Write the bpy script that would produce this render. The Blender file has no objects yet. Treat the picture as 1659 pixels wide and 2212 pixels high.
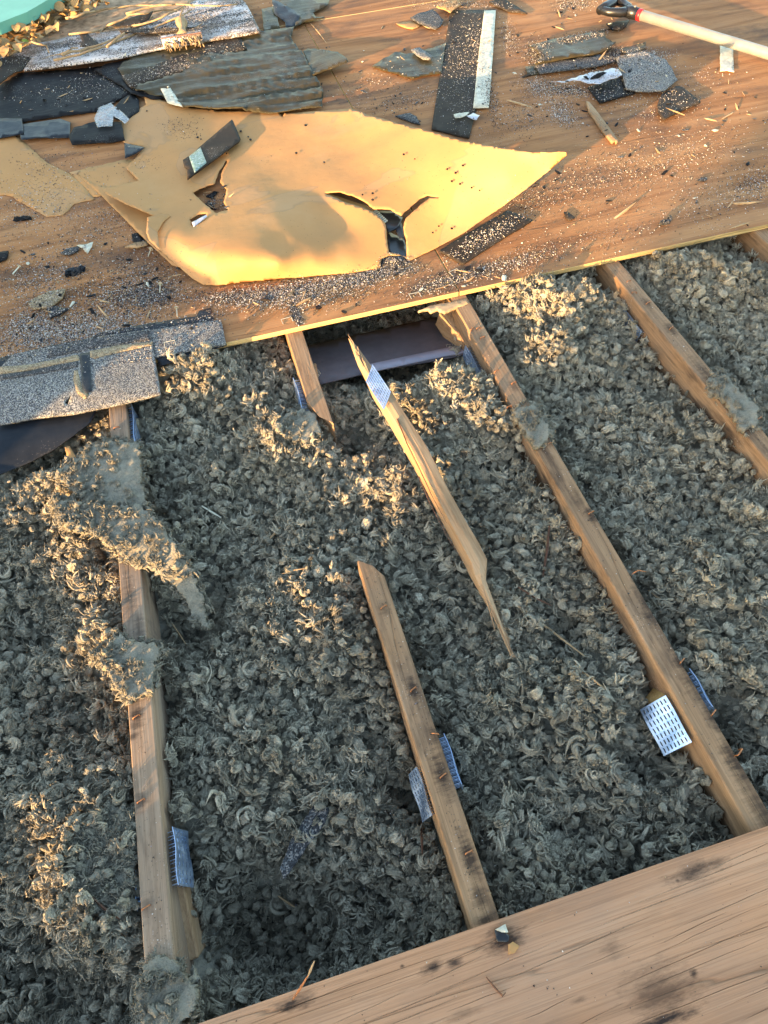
import bpy, math, random
import numpy as np
from mathutils import Vector, Matrix
from mathutils.geometry import delaunay_2d_cdt, intersect_point_tri_2d
rnd = random.Random(7); rng = np.random.default_rng(7)
S = bpy.context.scene; C = S.collection

# ------------------------------------------------------------------ camera
FPX, PCX, PCY = 1464.19, 829.5, 1106.0           # focal length and centre, on a 1659 x 2212 frame
AX = np.array([0.96004322, 0.24879476, -0.12813349])   # roof axes seen from the camera
AY = np.array([-0.27646438, 0.77214645, -0.57215148])
AZ = np.array([-0.04341047, 0.58471449, 0.81007685])
RW = np.array([AX, AY, AZ]); HCAM = 1.016
cd = bpy.data.cameras.new('camera'); cam = bpy.data.objects.new('camera', cd); C.objects.link(cam)
cd.sensor_fit = 'VERTICAL'; cd.sensor_height = 24.0; cd.lens = 24.0 * FPX / 2212.0
cd.clip_start = 0.01; cd.clip_end = 200
mw = Matrix.Identity(4)
for i in range(3):
    for j in range(3): mw[i][j] = RW[i][j]
mw[2][3] = HCAM
cam.matrix_world = mw; S.camera = cam
# ------------------------------------------------------------------ sky, sun, exposure
SUN_EL = math.radians(7.0); SUN_DIR = np.array([-0.80, -0.60, 0.0]); SUN_DIR /= np.linalg.norm(SUN_DIR)
w = bpy.data.worlds.new('World'); S.world = w; w.use_nodes = True
nt = w.node_tree; nt.nodes.clear()
sky = nt.nodes.new('ShaderNodeTexSky'); sky.sky_type = 'NISHITA'; sky.sun_disc = False
sky.air_density = 1.0; sky.dust_density = 1.2; sky.ozone_density = 1.0; sky.sun_elevation = SUN_EL; sky.sun_rotation = math.atan2(SUN_DIR[0], SUN_DIR[1])
bg = nt.nodes.new('ShaderNodeBackground'); bg.inputs[1].default_value = 0.13
wo = nt.nodes.new('ShaderNodeOutputWorld'); nt.links.new(sky.outputs[0], bg.inputs[0]); nt.links.new(bg.outputs[0], wo.inputs[0])
sd = bpy.data.lights.new('sun', 'SUN'); sd.energy = 2.8; sd.angle = math.radians(0.6); sd.color = (1.0, 0.62, 0.28)
sun = bpy.data.objects.new('sun', sd); C.objects.link(sun)
tosun = Vector((SUN_DIR[0] * math.cos(SUN_EL), SUN_DIR[1] * math.cos(SUN_EL), math.sin(SUN_EL)))
sun.rotation_euler = tosun.to_track_quat('Z', 'Y').to_euler(); sun.location = (-4, -3, 3)
S.view_settings.view_transform = 'Standard'; S.view_settings.look = 'None'
S.view_settings.exposure = 3.0; S.view_settings.gamma = 1.0; S.view_settings.use_curve_mapping = False
S.render.engine = 'CYCLES'; S.cycles.max_bounces = 6; S.cycles.diffuse_bounces = 2

# ------------------------------------------------------------------ helpers
def at(px, py, z=0.0):
    """world point of the view ray through (px, py) at height z (arrays allowed)"""
    px = np.asarray(px, float); py = np.asarray(py, float); z = np.asarray(z, float)
    d = np.stack([px - PCX, -(py - PCY), np.full_like(px, -FPX)], -1) @ RW.T
    t = (z - HCAM) / d[..., 2]
    return d * t[..., None] + np.array([0, 0, HCAM])
def proj(p):
    q = (np.asarray(p, float) - np.array([0, 0, HCAM])) @ RW
    return np.stack([PCX + FPX * q[..., 0] / -q[..., 2], PCY - FPX * q[..., 1] / -q[..., 2]], -1)
_perm = np.random.default_rng(3).permutation(256); _perm = np.concatenate([_perm, _perm, _perm])
_grad = np.random.default_rng(4).normal(size=(256, 3)); _grad /= np.linalg.norm(_grad, axis=1)[:, None]
def pn(x, y, z=0.0):
    """gradient noise, about -0.7..0.7"""
    x, y, z = np.broadcast_arrays(np.asarray(x, float), np.asarray(y, float), np.asarray(z, float))
    xi = np.floor(x).astype(int); yi = np.floor(y).astype(int); zi = np.floor(z).astype(int)
    fx, fy, fz = x - xi, y - yi, z - zi
    u, v, s = [t * t * t * (t * (t * 6 - 15) + 10) for t in (fx, fy, fz)]
    r = 0
    for dx in (0, 1):
        for dy in (0, 1):
            for dz in (0, 1):
                h = _perm[_perm[_perm[(xi + dx) & 255] + ((yi + dy) & 255)] + ((zi + dz) & 255)]
                g = _grad[h]
                dot = g[..., 0] * (fx - dx) + g[..., 1] * (fy - dy) + g[..., 2] * (fz - dz)
                r = r + dot * (u if dx else 1 - u) * (v if dy else 1 - v) * (s if dz else 1 - s)
    return r
def fbm(x, y, z=0.0, o=3):
    r = 0; a = 1.0; f = 1.0
    for k in range(o):
        r = r + a * pn(x * f + 17 * k, y * f - 9 * k, np.asarray(z) * f + 5 * k); a *= .5; f *= 2.1
    return r
def props(o, label=None, cat=None, group=None, kind=None):
    if label: o['label'] = label
    if cat: o['category'] = cat
    if group: o['group'] = group
    if kind: o['kind'] = kind
    return o
def mk(name, verts, faces, mat, parent=None, label=None, cat=None, group=None, kind=None, smooth=False, origin=None):
    v = np.asarray(verts, float)
    if parent is not None: o0 = np.array(parent['_w'].to_list() if hasattr(parent['_w'], 'to_list') else parent['_w'])
    elif origin is not None: o0 = np.asarray(origin, float)
    else: o0 = np.array([v[:, 0].mean(), v[:, 1].mean(), v[:, 2].min()])
    me = bpy.data.meshes.new(name); me.from_pydata((v - o0).tolist(), [], [list(f) for f in faces])
    if isinstance(mat, (list, tuple)):
        for m in mat: me.materials.append(m)
    else: me.materials.append(mat)
    if smooth: me.shade_smooth()
    ob = bpy.data.objects.new(name, me); C.objects.link(ob)
    WPOS[ob.name] = o0
    if parent is not None: ob.parent = parent
    else: ob.location = o0
    ob['_w'] = [float(a) for a in o0]
    return props(ob, label, cat, group, kind)
WPOS = {}
def thing(name, loc, label, cat, group=None):
    e = bpy.data.objects.new(name, None); C.objects.link(e); e.location = loc; e.empty_display_size = .05
    e['_w'] = [float(a) for a in loc]
    return props(e, label, cat, group)
def box(x0, x1, y0, y1, z0, z1):
    v = [(x, y, z) for z in (z0, z1) for y in (y0, y1) for x in (x0, x1)]
    f = [(0, 2, 3, 1), (4, 5, 7, 6), (0, 1, 5, 4), (2, 6, 7, 3), (0, 4, 6, 2), (1, 3, 7, 5)]
    return v, f
def join(parts):
    V = []; F = []
    for v, f in parts:
        n = len(V); V += [tuple(p) for p in v]; F += [tuple(i + n for i in q) for q in f]
    return V, F
def tube(path, rad, n=6, cap=True):
    path = [Vector(p) for p in path]; V = []; F = []
    rad = rad if hasattr(rad, '__len__') else [rad] * len(path)
    up = Vector((0.13, 0.21, 1)).normalized()
    for i, p in enumerate(path):
        d = (path[min(i + 1, len(path) - 1)] - path[max(i - 1, 0)]).normalized()
        a = d.cross(up)
        if a.length < .05: a = d.cross(Vector((1, 0, 0)))
        a.normalize(); b = a.cross(d)
        for k in range(n):
            t = 2 * math.pi * k / n; V.append(tuple(p + rad[i] * (a * math.cos(t) + b * math.sin(t))))
    for i in range(len(path) - 1):
        for k in range(n):
            F.append((i * n + k, i * n + (k + 1) % n, (i + 1) * n + (k + 1) % n, (i + 1) * n + k))
    if cap: F.append(tuple(range(n - 1, -1, -1))); F.append(tuple((len(path) - 1) * n + k for k in range(n)))
    return V, F
def inpoly(P, poly):
    P = np.asarray(P, float); x, y = P[..., 0], P[..., 1]; r = np.zeros(x.shape, bool); n = len(poly)
    for i in range(n):
        x0, y0 = poly[i]; x1, y1 = poly[(i + 1) % n]
        if y0 == y1: continue
        c = ((y0 > y) != (y1 > y)) & (x < (x1 - x0) * (y - y0) / (y1 - y0) + x0); r ^= c
    return r
def dens(poly, step, jag, seed):
    """subdivide an outline and roughen it (pixels)"""
    out = []; n = len(poly)
    for i in range(n):
        a = np.array(poly[i], float); b = np.array(poly[(i + 1) % n], float)
        L = np.linalg.norm(b - a); k = max(1, int(round(L / step)))
        nn = np.array([-(b - a)[1], (b - a)[0]]) / max(L, 1e-6)
        for j in range(k):
            p = a + (b - a) * j / k
            q = float(pn(p[0] * .11 + seed * 3.7, p[1] * .11, seed) + .6 * pn(p[0] * .37, p[1] * .37, seed + 9))
            out.append(tuple(p + nn * jag * q * (1.0 if j else .4)))
    return out
SHEETS = []      # (outline, holes, z function) of everything that grit may lie on
def sheet(name, poly, z, mat, thick=.002, step=8, jag=1.5, wr=0.0, wf=(12, 12), holes=(), parent=None, label=None,
          cat=None, group=None, seed=None, smooth=True, reg=True, hjag=1.0, zadd=0.0, kind=None, ridge=False):
    """a torn flat or curled sheet: outline and height, with its own thickness"""
    seed = seed if seed is not None else len(SHEETS) + 1
    zf = z if callable(z) else (lambda x, y, z=z: np.full(np.shape(x), float(z)))
    o = dens(poly, step, jag, seed); hs = [dens(h, step * .7, hjag, seed + 5) for h in holes]
    P = list(o); E = [(i, (i + 1) % len(o)) for i in range(len(o))]
    for h in hs:
        n = len(P); P += h; E += [(n + i, n + (i + 1) % len(h)) for i in range(len(h))]
    a = np.array(o); gx = np.arange(a[:, 0].min(), a[:, 0].max(), step); gy = np.arange(a[:, 1].min(), a[:, 1].max(), step)
    G = np.array([(x + (step / 2 if j % 2 else 0), y) for j, y in enumerate(gy) for x in gx])
    if len(G):
        G = G + np.random.default_rng(seed).uniform(-.15, .15, G.shape) * step
        k = inpoly(G, o)
        for h in hs: k &= ~inpoly(G, h)
        G = G[k]
        al = np.array(P)
        if len(G):
            d = np.min(np.hypot(G[:, None, 0] - al[None, :, 0], G[:, None, 1] - al[None, :, 1]), axis=1)
            G = G[d > step * .45]
        P = P + [tuple(g) for g in G]
    vs, es, fs, *_ = delaunay_2d_cdt([Vector(p) for p in P], E, [], 0, 1e-4)
    V2 = np.array([tuple(v) for v in vs]); F = []
    cen = np.array([V2[list(f)].mean(0) for f in fs]); keep = inpoly(cen, o)
    for h in hs: keep &= ~inpoly(cen, h)
    for f, k in zip(fs, keep):
        if not k: continue
        p = V2[list(f)]
        ar = (p[1, 0] - p[0, 0]) * (p[2, 1] - p[0, 1]) - (p[2, 0] - p[0, 0]) * (p[1, 1] - p[0, 1])
        F.append(tuple(f) if ar < 0 else tuple(reversed(f)))     # image y points down
    zz = zf(V2[:, 0], V2[:, 1]) + zadd; W = at(V2[:, 0], V2[:, 1], zz)
    if wr:
        if ridge:
            q = 1 - 2.6 * np.abs(pn(W[:, 0] * wf[0] + .8 * pn(W[:, 0] * 3, W[:, 1] * 6, seed), W[:, 1] * wf[1], seed)); W[:, 2] += wr * (q * (.45 + 1.1 * np.clip(pn(W[:, 0] * 5, W[:, 1] * 9, seed + 2) + .4, 0, 1)) + .5 * pn(W[:, 0] * wf[0] * .6, W[:, 1] * wf[1] * .45, seed + 7) + .35 * pn(W[:, 0] * wf[0] * 2, W[:, 1] * wf[1] * 2.2, seed + 4))
        else: W[:, 2] += wr * (fbm(W[:, 0] * wf[0], W[:, 1] * wf[1], seed, 3))
    n = len(W); B = W.copy(); B[:, 2] -= thick
    cnt = {}
    for f in F:
        for i in range(3):
            cnt.setdefault((f[i], f[(i + 1) % 3]), 0)
    side = [(a_, b_) for (a_, b_) in cnt if (b_, a_) not in cnt]
    FF = F + [tuple(i + n for i in reversed(f)) for f in F] + [(b_, a_, a_ + n, b_ + n) for a_, b_ in side]
    if reg: SHEETS.append((o, hs, (lambda x, y: zf(x, y) + zadd)))
    return mk(name, np.vstack([W, B]), FF, mat, parent, label, cat, group, kind, smooth)
def topz(px, py, base=.012):
    z = np.full(np.shape(px), base); P = np.stack([px, py], -1)
    for o, hs, zf in SHEETS:
        k = inpoly(P, o)
        for h in hs: k &= ~inpoly(P, h)
        if k.any():
            zz = zf(px, py); z = np.where(k & (zz > z), zz, z)
    return z

# ------------------------------------------------------------------ materials
class NT:
    def __init__(s, name):
        s.m = bpy.data.materials.new(name); s.m.use_nodes = True; s.t = s.m.node_tree
        s.b = s.t.nodes['Principled BSDF']; s.tc = s.t.nodes.new('ShaderNodeTexCoord')
        s.obj = s.tc.outputs['Object']
    def put(s, sock, v):
        if isinstance(v, bpy.types.NodeSocket): s.t.links.new(v, sock)
        elif v is not None: sock.default_value = v
    def map(s, sc, loc=(0, 0, 0), rot=(0, 0, 0), vec=None):
        n = s.t.nodes.new('ShaderNodeMapping'); s.put(n.inputs[0], vec or s.obj)
        n.inputs['Scale'].default_value = sc; n.inputs['Location'].default_value = loc; n.inputs['Rotation'].default_value = rot
        return n.outputs[0]
    def noise(s, vec, scale=1, detail=4, rough=.55, dist=0.0, col=False):
        n = s.t.nodes.new('ShaderNodeTexNoise'); s.put(n.inputs['Vector'], vec)
        n.inputs['Scale'].default_value = scale; n.inputs['Detail'].default_value = detail
        n.inputs['Roughness'].default_value = rough; n.inputs['Distortion'].default_value = dist
        return n.outputs[1 if col else 0]
    def vor(s, vec, scale, feat='F1', out='Distance', rnd_=1.0):
        n = s.t.nodes.new('ShaderNodeTexVoronoi'); n.feature = feat; s.put(n.inputs['Vector'], vec)
        n.inputs['Scale'].default_value = scale; n.inputs['Randomness'].default_value = rnd_
        return n.outputs[out]
    def ramp(s, f, stops, interp='LINEAR'):
        n = s.t.nodes.new('ShaderNodeValToRGB'); s.put(n.inputs[0], f); e = n.color_ramp.elements; n.color_ramp.interpolation = interp
        while len(e) < len(stops): e.new(.5)
        for q, (p, c) in zip(e, stops):
            q.position = p; q.color = (c, c, c, 1) if not hasattr(c, '__len__') else (*c, 1)
        return n.outputs[0]
    def mix(s, f, a, b, mode='MIX'):
        n = s.t.nodes.new('ShaderNodeMix'); n.data_type = 'RGBA'; n.blend_type = mode
        s.put(n.inputs[0], f)
        for k, v in ((6, a), (7, b)):
            if hasattr(v, '__len__') and len(v) == 3: v = (*v, 1)
            s.put(n.inputs[k], v)
        return n.outputs[2]
    def math(s, op, a, b=None, c=None):
        n = s.t.nodes.new('ShaderNodeMath'); n.operation = op; s.put(n.inputs[0], a)
        if b is not None: s.put(n.inputs[1], b)
        if c is not None: s.put(n.inputs[2], c)
        return n.outputs[0]
    def sep(s, vec, k):
        n = s.t.nodes.new('ShaderNodeSeparateXYZ'); s.put(n.inputs[0], vec); return n.outputs[k]
    def bump(s, h, strength=.5, dist=.002, nrm=None):
        n = s.t.nodes.new('ShaderNodeBump'); s.put(n.inputs['Height'], h); n.inputs['Strength'].default_value = strength
        n.inputs['Distance'].default_value = dist
        if nrm is not None: s.put(n.inputs['Normal'], nrm)
        return n.outputs[0]
    def out(s, col=None, rough=None, nrm=None, metal=None, spec=None, trans=None, alpha=None):
        for k, v in (('Base Color', col), ('Roughness', rough), ('Normal', nrm), ('Metallic', metal), ('Specular IOR Level', spec),
                     ('Transmission Weight', trans), ('Alpha', alpha)):
            if v is not None:
                if k == 'Base Color' and hasattr(v, '__len__') and len(v) == 3: v = (*v, 1)
                s.put(s.b.inputs[k], v)
        return s.m
def spots(n, col, lst, dark):
    g = n.t.nodes.new('ShaderNodeNewGeometry'); wob = n.noise(n.map((40, 150, 40), vec=g.outputs['Position']), 1, 5, .7); acc = None
    for (x, y, rx, ry, st) in lst:
        v = n.map((1 / rx, 1 / ry, 0), (-x / rx, -y / ry, 0), vec=g.outputs['Position'])
        l = n.t.nodes.new('ShaderNodeVectorMath'); l.operation = 'LENGTH'; n.put(l.inputs[0], v)
        d = n.math('ADD', l.outputs['Value'], n.math('MULTIPLY', n.math('SUBTRACT', wob, .5), 2.2))
        k = n.math('MULTIPLY', n.ramp(d, [(.15, 1.0), (1.0, 0.0)]), st); acc = k if acc is None else n.math('MAXIMUM', acc, k)
    return n.mix(acc, col, dark)
def wood(name, lo, mid, hi, axis='X', stain=.5, gray=.3, grit=.0, crack=.5, fig=1.0, rough=.75, seed=0.0, dark=(.03, .022, .02), spot=None, lines=.25, smear=0):
    n = NT(name)
    def ms(l, c, loc=(0, 0, 0)):
        return n.map((l, c, c) if axis == 'X' else (c, l, c), (loc[0] + seed, loc[1] + seed * 2, loc[2]))
    warp = n.noise(ms(1.2, 6), 1, 3, .5, .0)
    figure = n.math('SINE', n.math('MULTIPLY', n.noise(ms(.9, 7), 1, 2, .45, .6), 60.0 * fig))
    fine = n.noise(ms(6, 260), 1, 4, .65); broad = n.noise(ms(1.6, 11), 1, 5, .62)
    g = n.math('ADD', n.math('MULTIPLY', figure, .08), n.math('ADD', n.math('MULTIPLY', fine, .45), n.math('MULTIPLY', broad, .55)))
    col = n.ramp(g, [(.28, lo), (.5, mid), (.75, hi)])
    ln = n.ramp(n.noise(ms(.9, 130, (5, 2, 0)), 1, 3, .55, .2), [(.45, 0.0), (.5, 1.0), (.53, 0.0)])
    col = n.mix(n.math('MULTIPLY', ln, lines), col, tuple(a * .45 for a in lo))
    grayc = n.ramp(n.noise(n.map((3.2, 3.2, 3.2), (seed, 0, 4)), 1, 4, .65), [(.42, 0.0), (.68, 1.0)])
    col = n.mix(n.math('MULTIPLY', grayc, gray), col, n.mix(.6, col, (.16, .145, .13)))
    st = n.ramp(n.noise(ms(5, 22, (3, 1, 2)), 1, 5, .7), [(.52, 0.0), (.74, 1.0)])
    col = n.mix(n.math('MULTIPLY', st, stain), col, dark)
    ck = n.math('ABSOLUTE', n.math('SUBTRACT', n.noise(ms(1.5, 34, (7, 7, 0)), 1, 2, .4), .5))
    ckm = n.math('MULTIPLY', n.ramp(ck, [(.0, 1.0), (.012, 0.0)]), n.ramp(n.noise(ms(2.5, 9, (1, 8, 3)), 1, 2, .5), [(.45, 0.0), (.6, 1.0)]))
    col = n.mix(n.math('MULTIPLY', ckm, crack), col, (.035, .022, .016))
    if grit:
        sp = n.vor(n.map((1, 1, 1)), 430, out='Color'); sd_ = n.vor(n.map((1, 1, 1)), 430)
        pm = n.ramp(n.noise(n.map((5, 5, 5), (2, 9, seed)), 1, 5, .65), [(.45, 0.0), (.7, 1.0)])
        dot = n.math('MULTIPLY', n.ramp(sd_, [(.3, 1.0), (.42, 0.0)]), n.math('GREATER_THAN', n.math('MULTIPLY', n.sep(sp, 0), pm), .42))
        col = n.mix(n.math('MULTIPLY', dot, grit), col, n.ramp(n.sep(sp, 1), [(0, (.012, .012, .014)), (.62, (.03, .03, .033)), (.68, (.5, .46, .42)), (1, (.7, .66, .6))], 'CONSTANT'))
    if smear:
        sm = n.ramp(n.noise(n.map((2.4, 5.5, 4), (seed, 3, 1)), 1, 6, .68, .5), [(.5, 0.0), (.72, 1.0)]); col = n.mix(n.math('MULTIPLY', sm, smear), col, (.06, .048, .042))
    if spot: col = spots(n, col, spot, (.018, .015, .015))
    h = n.math('SUBTRACT', n.math('ADD', n.math('MULTIPLY', fine, .5), n.math('MULTIPLY', broad, .35)), n.math('MULTIPLY', ckm, 1.2))
    return n.out(col, rough, n.bump(h, .55, .0022), spec=.07)
def plain(name, c, rough=.6, metal=0.0, spec=.4, var=.25, sc=40, bump=.2):
    n = NT(name); f = n.noise(n.map((1, 1, 1)), sc, 4, .6)
    col = n.mix(n.ramp(f, [(.3, 0.0), (.7, 1.0)]), tuple(a * (1 - var) for a in c), tuple(min(1, a * (1 + var)) for a in c))
    return n.out(col, rough, n.bump(f, bump, .002), metal, spec)
def felt_mat(name, c, rough=.42, speck=.35, dust=.25, spec=.5, ripple=.5, dustc=(.2, .16, .11)):
    n = NT(name); o = n.map((1, 1, 1))
    f = n.noise(o, 25, 5, .6); wv = n.noise(n.map((5, 55, 30)), 1, 3, .5, .4)
    col = n.mix(n.ramp(f, [(.3, 0.0), (.75, 1.0)]), c, tuple(a * 1.7 for a in c))
    dm = n.ramp(n.noise(o, 9, 6, .7), [(.45, 0.0), (.8, 1.0)])
    col = n.mix(n.math('MULTIPLY', dm, dust), col, dustc)
    vc = n.vor(o, 460, out='Color'); vd = n.vor(o, 460)
    pm = n.ramp(n.noise(o, 7, 4, .6), [(.3, .25), (.7, 1.0)])
    dot = n.math('MULTIPLY', n.math('LESS_THAN', vd, .34), n.math('GREATER_THAN', n.math('MULTIPLY', n.sep(vc, 0), pm), .72))
    col = n.mix(n.math('MULTIPLY', dot, speck), col, (.55, .52, .48))
    h = n.math('ADD', n.math('MULTIPLY', f, .4), n.math('MULTIPLY', wv, ripple))
    return n.out(col, n.ramp(f, [(.2, rough - .06), (.8, rough + .16)]), n.bump(h, .45, .004), spec=spec)
def granule_mat(name, cols, sc=520, stain=0.0):
    n = NT(name); o = n.map((1, 1, 1)); c = n.vor(o, sc, out='Color'); d = n.vor(o, sc)
    k = len(cols); col = n.ramp(n.sep(c, 0), [(i / k, q) for i, q in enumerate(cols)], 'CONSTANT')
    pm = n.ramp(n.noise(o, 14, 5, .65), [(.35, 0.0), (.75, 1.0)])
    col = n.mix(n.math('MULTIPLY', pm, .45), col, (.045, .045, .05))
    if stain: col = n.mix(n.math('MULTIPLY', n.ramp(n.noise(o, 8, 3, .6), [(.5, 0.0), (.7, 1.0)]), stain), col, (.33, .23, .12))
    return n.out(col, .8, n.bump(n.math('SUBTRACT', n.math('MULTIPLY', n.sep(c, 1), .5), d), .6, .0018), spec=.35)
def sp(px, py, rx, ry, st, z=0.0):
    p = at(px, py, z); return (float(p[0]), float(p[1]), rx, ry, st)
BSP = [sp(934, 2091, .018, .008, .9), sp(979, 2082, .014, .008, .85), sp(1491, 1886, .05, .012, .8), sp(1540, 1868, .02, .006, .6), sp(1420, 2150, .055, .035, .6), sp(1430, 2205, .06, .008, .95),
       sp(1086, 2030, .035, .016, .9), sp(1317, 2052, .02, .012, .4), sp(640, 2165, .03, .010, .9), sp(869, 2087, .004, .003, .8), sp(1457, 1904, .006, .005, .8), sp(1491, 2104, .007, .006, .85), sp(1250, 2160, .012, .004, .5), sp(1000, 2190, .03, .006, .4)]
CSP = [sp(*a) for a in [(829, 1316, .012, .02, .5), (893, 1490, .012, .03, .8), (957, 1676, .016, .045, .85), (940, 1590, .012, .025, .6), (960, 1640, .01, .08, .4), (1013, 1850, .013, .045, .85), (1035, 1935, .014, .02, .7), (1050, 1985, .02, .008, .8),
       (1110, 835, .014, .02, .5), (1277, 1112, .014, .03, .8), (1250, 1080, .01, .05, .4), (1372, 1240, .014, .04, .85), (1390, 1300, .012, .04, .7), (1405, 1330, .014, .025, .7), (1473, 1432, .014, .04, .8), (1500, 1480, .02, .05, .6), (1541, 1545, .016, .05, .8), (1580, 1600, .012, .05, .7), (1595, 1650, .02, .05, .8), (1640, 1740, .02, .06, .6),
       (1450, 712, .014, .03, .7), (1400, 655, .012, .02, .5), (1520, 800, .014, .06, .6), (295, 1549, .014, .03, .85), (285, 1590, .016, .01, .7), (305, 1731, .012, .022, .6), (316, 1960, .012, .02, .4), (280, 1290, .014, .06, .5), (300, 1360, .014, .05, .5)]]
M = {}
M['deck'] = wood('deck_plywood', (.21, .09, .036), (.37, .17, .068), (.47, .245, .108), 'X', .45, .2, .5, .4, .6, seed=.3, dark=(.075, .045, .03), lines=.15, smear=.85)
M['board'] = wood('weathered_plywood', (.33, .165, .085), (.46, .242, .13), (.54, .312, .18), 'X', .2, .5, .0, .5, .55, seed=2.1, spot=BSP, lines=.3)
M['edge'] = wood('plywood_edge', (.42, .26, .10), (.60, .41, .17), (.68, .50, .24), 'X', .1, .05, 0, .4, .4, seed=.7)
M['chord'] = wood('rafter_wood', (.15, .085, .046), (.32, .19, .10), (.45, .295, .175), 'Y', .9, .5, .35, .4, .35, seed=.9, spot=CSP)
M['chord_gray'] = wood('weathered_rafter_wood', (.12, .082, .055), (.26, .18, .12), (.39, .285, .2), 'Y', .7, .6, .3, .4, .25, seed=1.9, spot=CSP)
M['fresh'] = wood('split_wood', (.21, .12, .06), (.37, .23, .125), (.50, .34, .2), 'Y', .3, .15, .1, .5, .7, seed=3.3)
M['splint'] = wood('splinter_wood', (.25, .15, .08), (.42, .28, .15), (.55, .4, .24), 'X', .15, .2, 0, .3, .4, seed=5)
M['felt'] = felt_mat('black_felt', (.009, .009, .010), .45, .4, .07, .05, .8)
M['felt_olive'] = felt_mat('dusty_felt', (.034, .027, .013), .33, .35, .12, .10, 1.0)
M['felt_blue'] = felt_mat('smooth_felt', (.009, .011, .015), .36, .15, .04, .22)
M['felt_brown'] = felt_mat('dusty_shingle_back', (.026, .020, .015), .65, .6, .2, .1, .3)
M['shingle'] = granule_mat('granule_shingle', [(.03, .03, .034), (.13, .13, .135), (.27, .265, .25), (.07, .07, .075), (.44, .42, .37), (.18, .18, .18), (.32, .29, .23), (.05, .05, .055)], 520, .12)
M['shingle_dark'] = granule_mat('dark_granules', [(.012, .012, .014), (.03, .03, .032), (.1, .1, .1), (.018, .018, .02), (.22, .2, .18), (.05, .05, .05)], 430)
M['tan_grit'] = granule_mat('tan_sealant', [(.3, .21, .11), (.4, .3, .17), (.2, .14, .08), (.46, .36, .22)], 430)
M['frost'] = None
def kraft():
    n = NT('kraft_paper'); o = n.map((1, 1, 1))
    f = n.noise(o, 5, 5, .6); g = n.noise(o, 120, 3, .6)
    col = n.ramp(f, [(.3, (.44, .235, .095)), (.55, (.51, .27, .105)), (.75, (.54, .305, .135))])
    e = n.math('ABSOLUTE', n.math('SUBTRACT', n.noise(o, 3.2, 3, .5, .8), .55)); ring = n.ramp(e, [(0, .5), (.012, 0.0)])
    col = n.mix(ring, col, (.32, .2, .11))
    blot = n.ramp(n.noise(o, 3.2, 3, .5, .8), [(.545, 0.0), (.56, .3)])
    col = n.mix(blot, col, (.47, .3, .17))
    sp = n.math('LESS_THAN', n.vor(o, 70), .07); col = n.mix(n.math('MULTIPLY', sp, .8), col, (.06, .04, .03))
    n.out(col, .62, n.bump(n.math('ADD', n.noise(o, 9, 3, .5), n.math('MULTIPLY', g, .05)), .35, .01), spec=.08)
    tr = n.t.nodes.new('ShaderNodeBsdfTranslucent'); n.put(tr.inputs[0], col)
    mx = n.t.nodes.new('ShaderNodeMixShader'); mx.inputs[0].default_value = .12
    n.t.links.new(n.b.outputs[0], mx.inputs[1]); n.t.links.new(tr.outputs[0], mx.inputs[2])
    n.t.links.new(mx.outputs[0], n.t.nodes['Material Output'].inputs[0])
    return n.m
M['kraft'] = kraft()
def frost():
    n = NT('frosted_flashing'); o = n.map((1, 1, 1)); a = n.noise(n.map((3, 13, 3)), 1, 6, .62); c = n.vor(o, 300, out='Color')
    m = n.math('GREATER_THAN', n.math('ADD', n.sep(c, 0), n.ramp(a, [(.36, -.0), (.6, 1.0)])), 1.02)
    col = n.mix(m, n.ramp(n.noise(o, 30, 4, .6), [(.3, (.5, .45, .43)), (.7, (.74, .7, .68))]), n.ramp(n.sep(c, 1), [(0, (.02, .02, .022)), (.6, (.07, .055, .05)), (.8, (.3, .24, .2))], 'CONSTANT'))
    col = n.mix(n.ramp(n.noise(o, 6, 4, .6), [(.45, 0.0), (.68, .75)]), col, (.20, .145, .10))
    return n.out(col, .7, n.bump(n.sep(c, 2), .5, .003), spec=.3)
M['frost'] = frost()
def wool():
    n = NT('mineral_wool'); oi = n.t.nodes.new('ShaderNodeObjectInfo'); r = oi.outputs['Random']
    o = n.map((1, 1, 1)); st = n.noise(n.map((1.3, 1.3, 6.5)), 2.6, 7, .75, 1.6); big = n.noise(oi.outputs['Location'], 5.0, 3, .5)
    base = n.ramp(n.math('ADD', n.math('MULTIPLY', r, .75), n.math('MULTIPLY', big, .4)), [(.12, (.36, .31, .225)), (.5, (.63, .55, .405)), (.9, (.88, .77, .575))])
    col = n.mix(n.ramp(st, [(.36, .7), (.56, 0.0)]), base, (.24, .215, .165))
    return n.out(col, .95, n.bump(st, 1.0, .006), spec=.08)
M['wool'] = wool()
def matwool():
    n = NT('matted_wool'); o = n.map((1, 1, 1)); f = n.noise(o, 420, 5, .7); g = n.noise(o, 60, 3, .6)
    col = n.ramp(n.math('ADD', n.math('MULTIPLY', f, .5), n.math('MULTIPLY', g, .5)), [(.35, (.16, .145, .112)), (.5, (.31, .28, .215)), (.65, (.40, .36, .28))])
    return n.out(col, .95, n.bump(f, 1.0, .006), spec=.05)
M['matwool'] = matwool()
def woolbase():
    n = NT('packed_wool'); o = n.map((1, 1, 1)); f = n.noise(o, 90, 6, .7, .8)
    col = n.ramp(f, [(.3, (.19, .172, .132)), (.5, (.29, .262, .2)), (.75, (.36, .325, .25))])
    v = n.vor(o, 55, 'DISTANCE_TO_EDGE')
    return n.out(col, .95, n.bump(n.math('ADD', f, n.math('MULTIPLY', n.noise(o, 170, 4, .65), .6)), .55, .005), spec=.1)
M['packed'] = woolbase()
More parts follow.
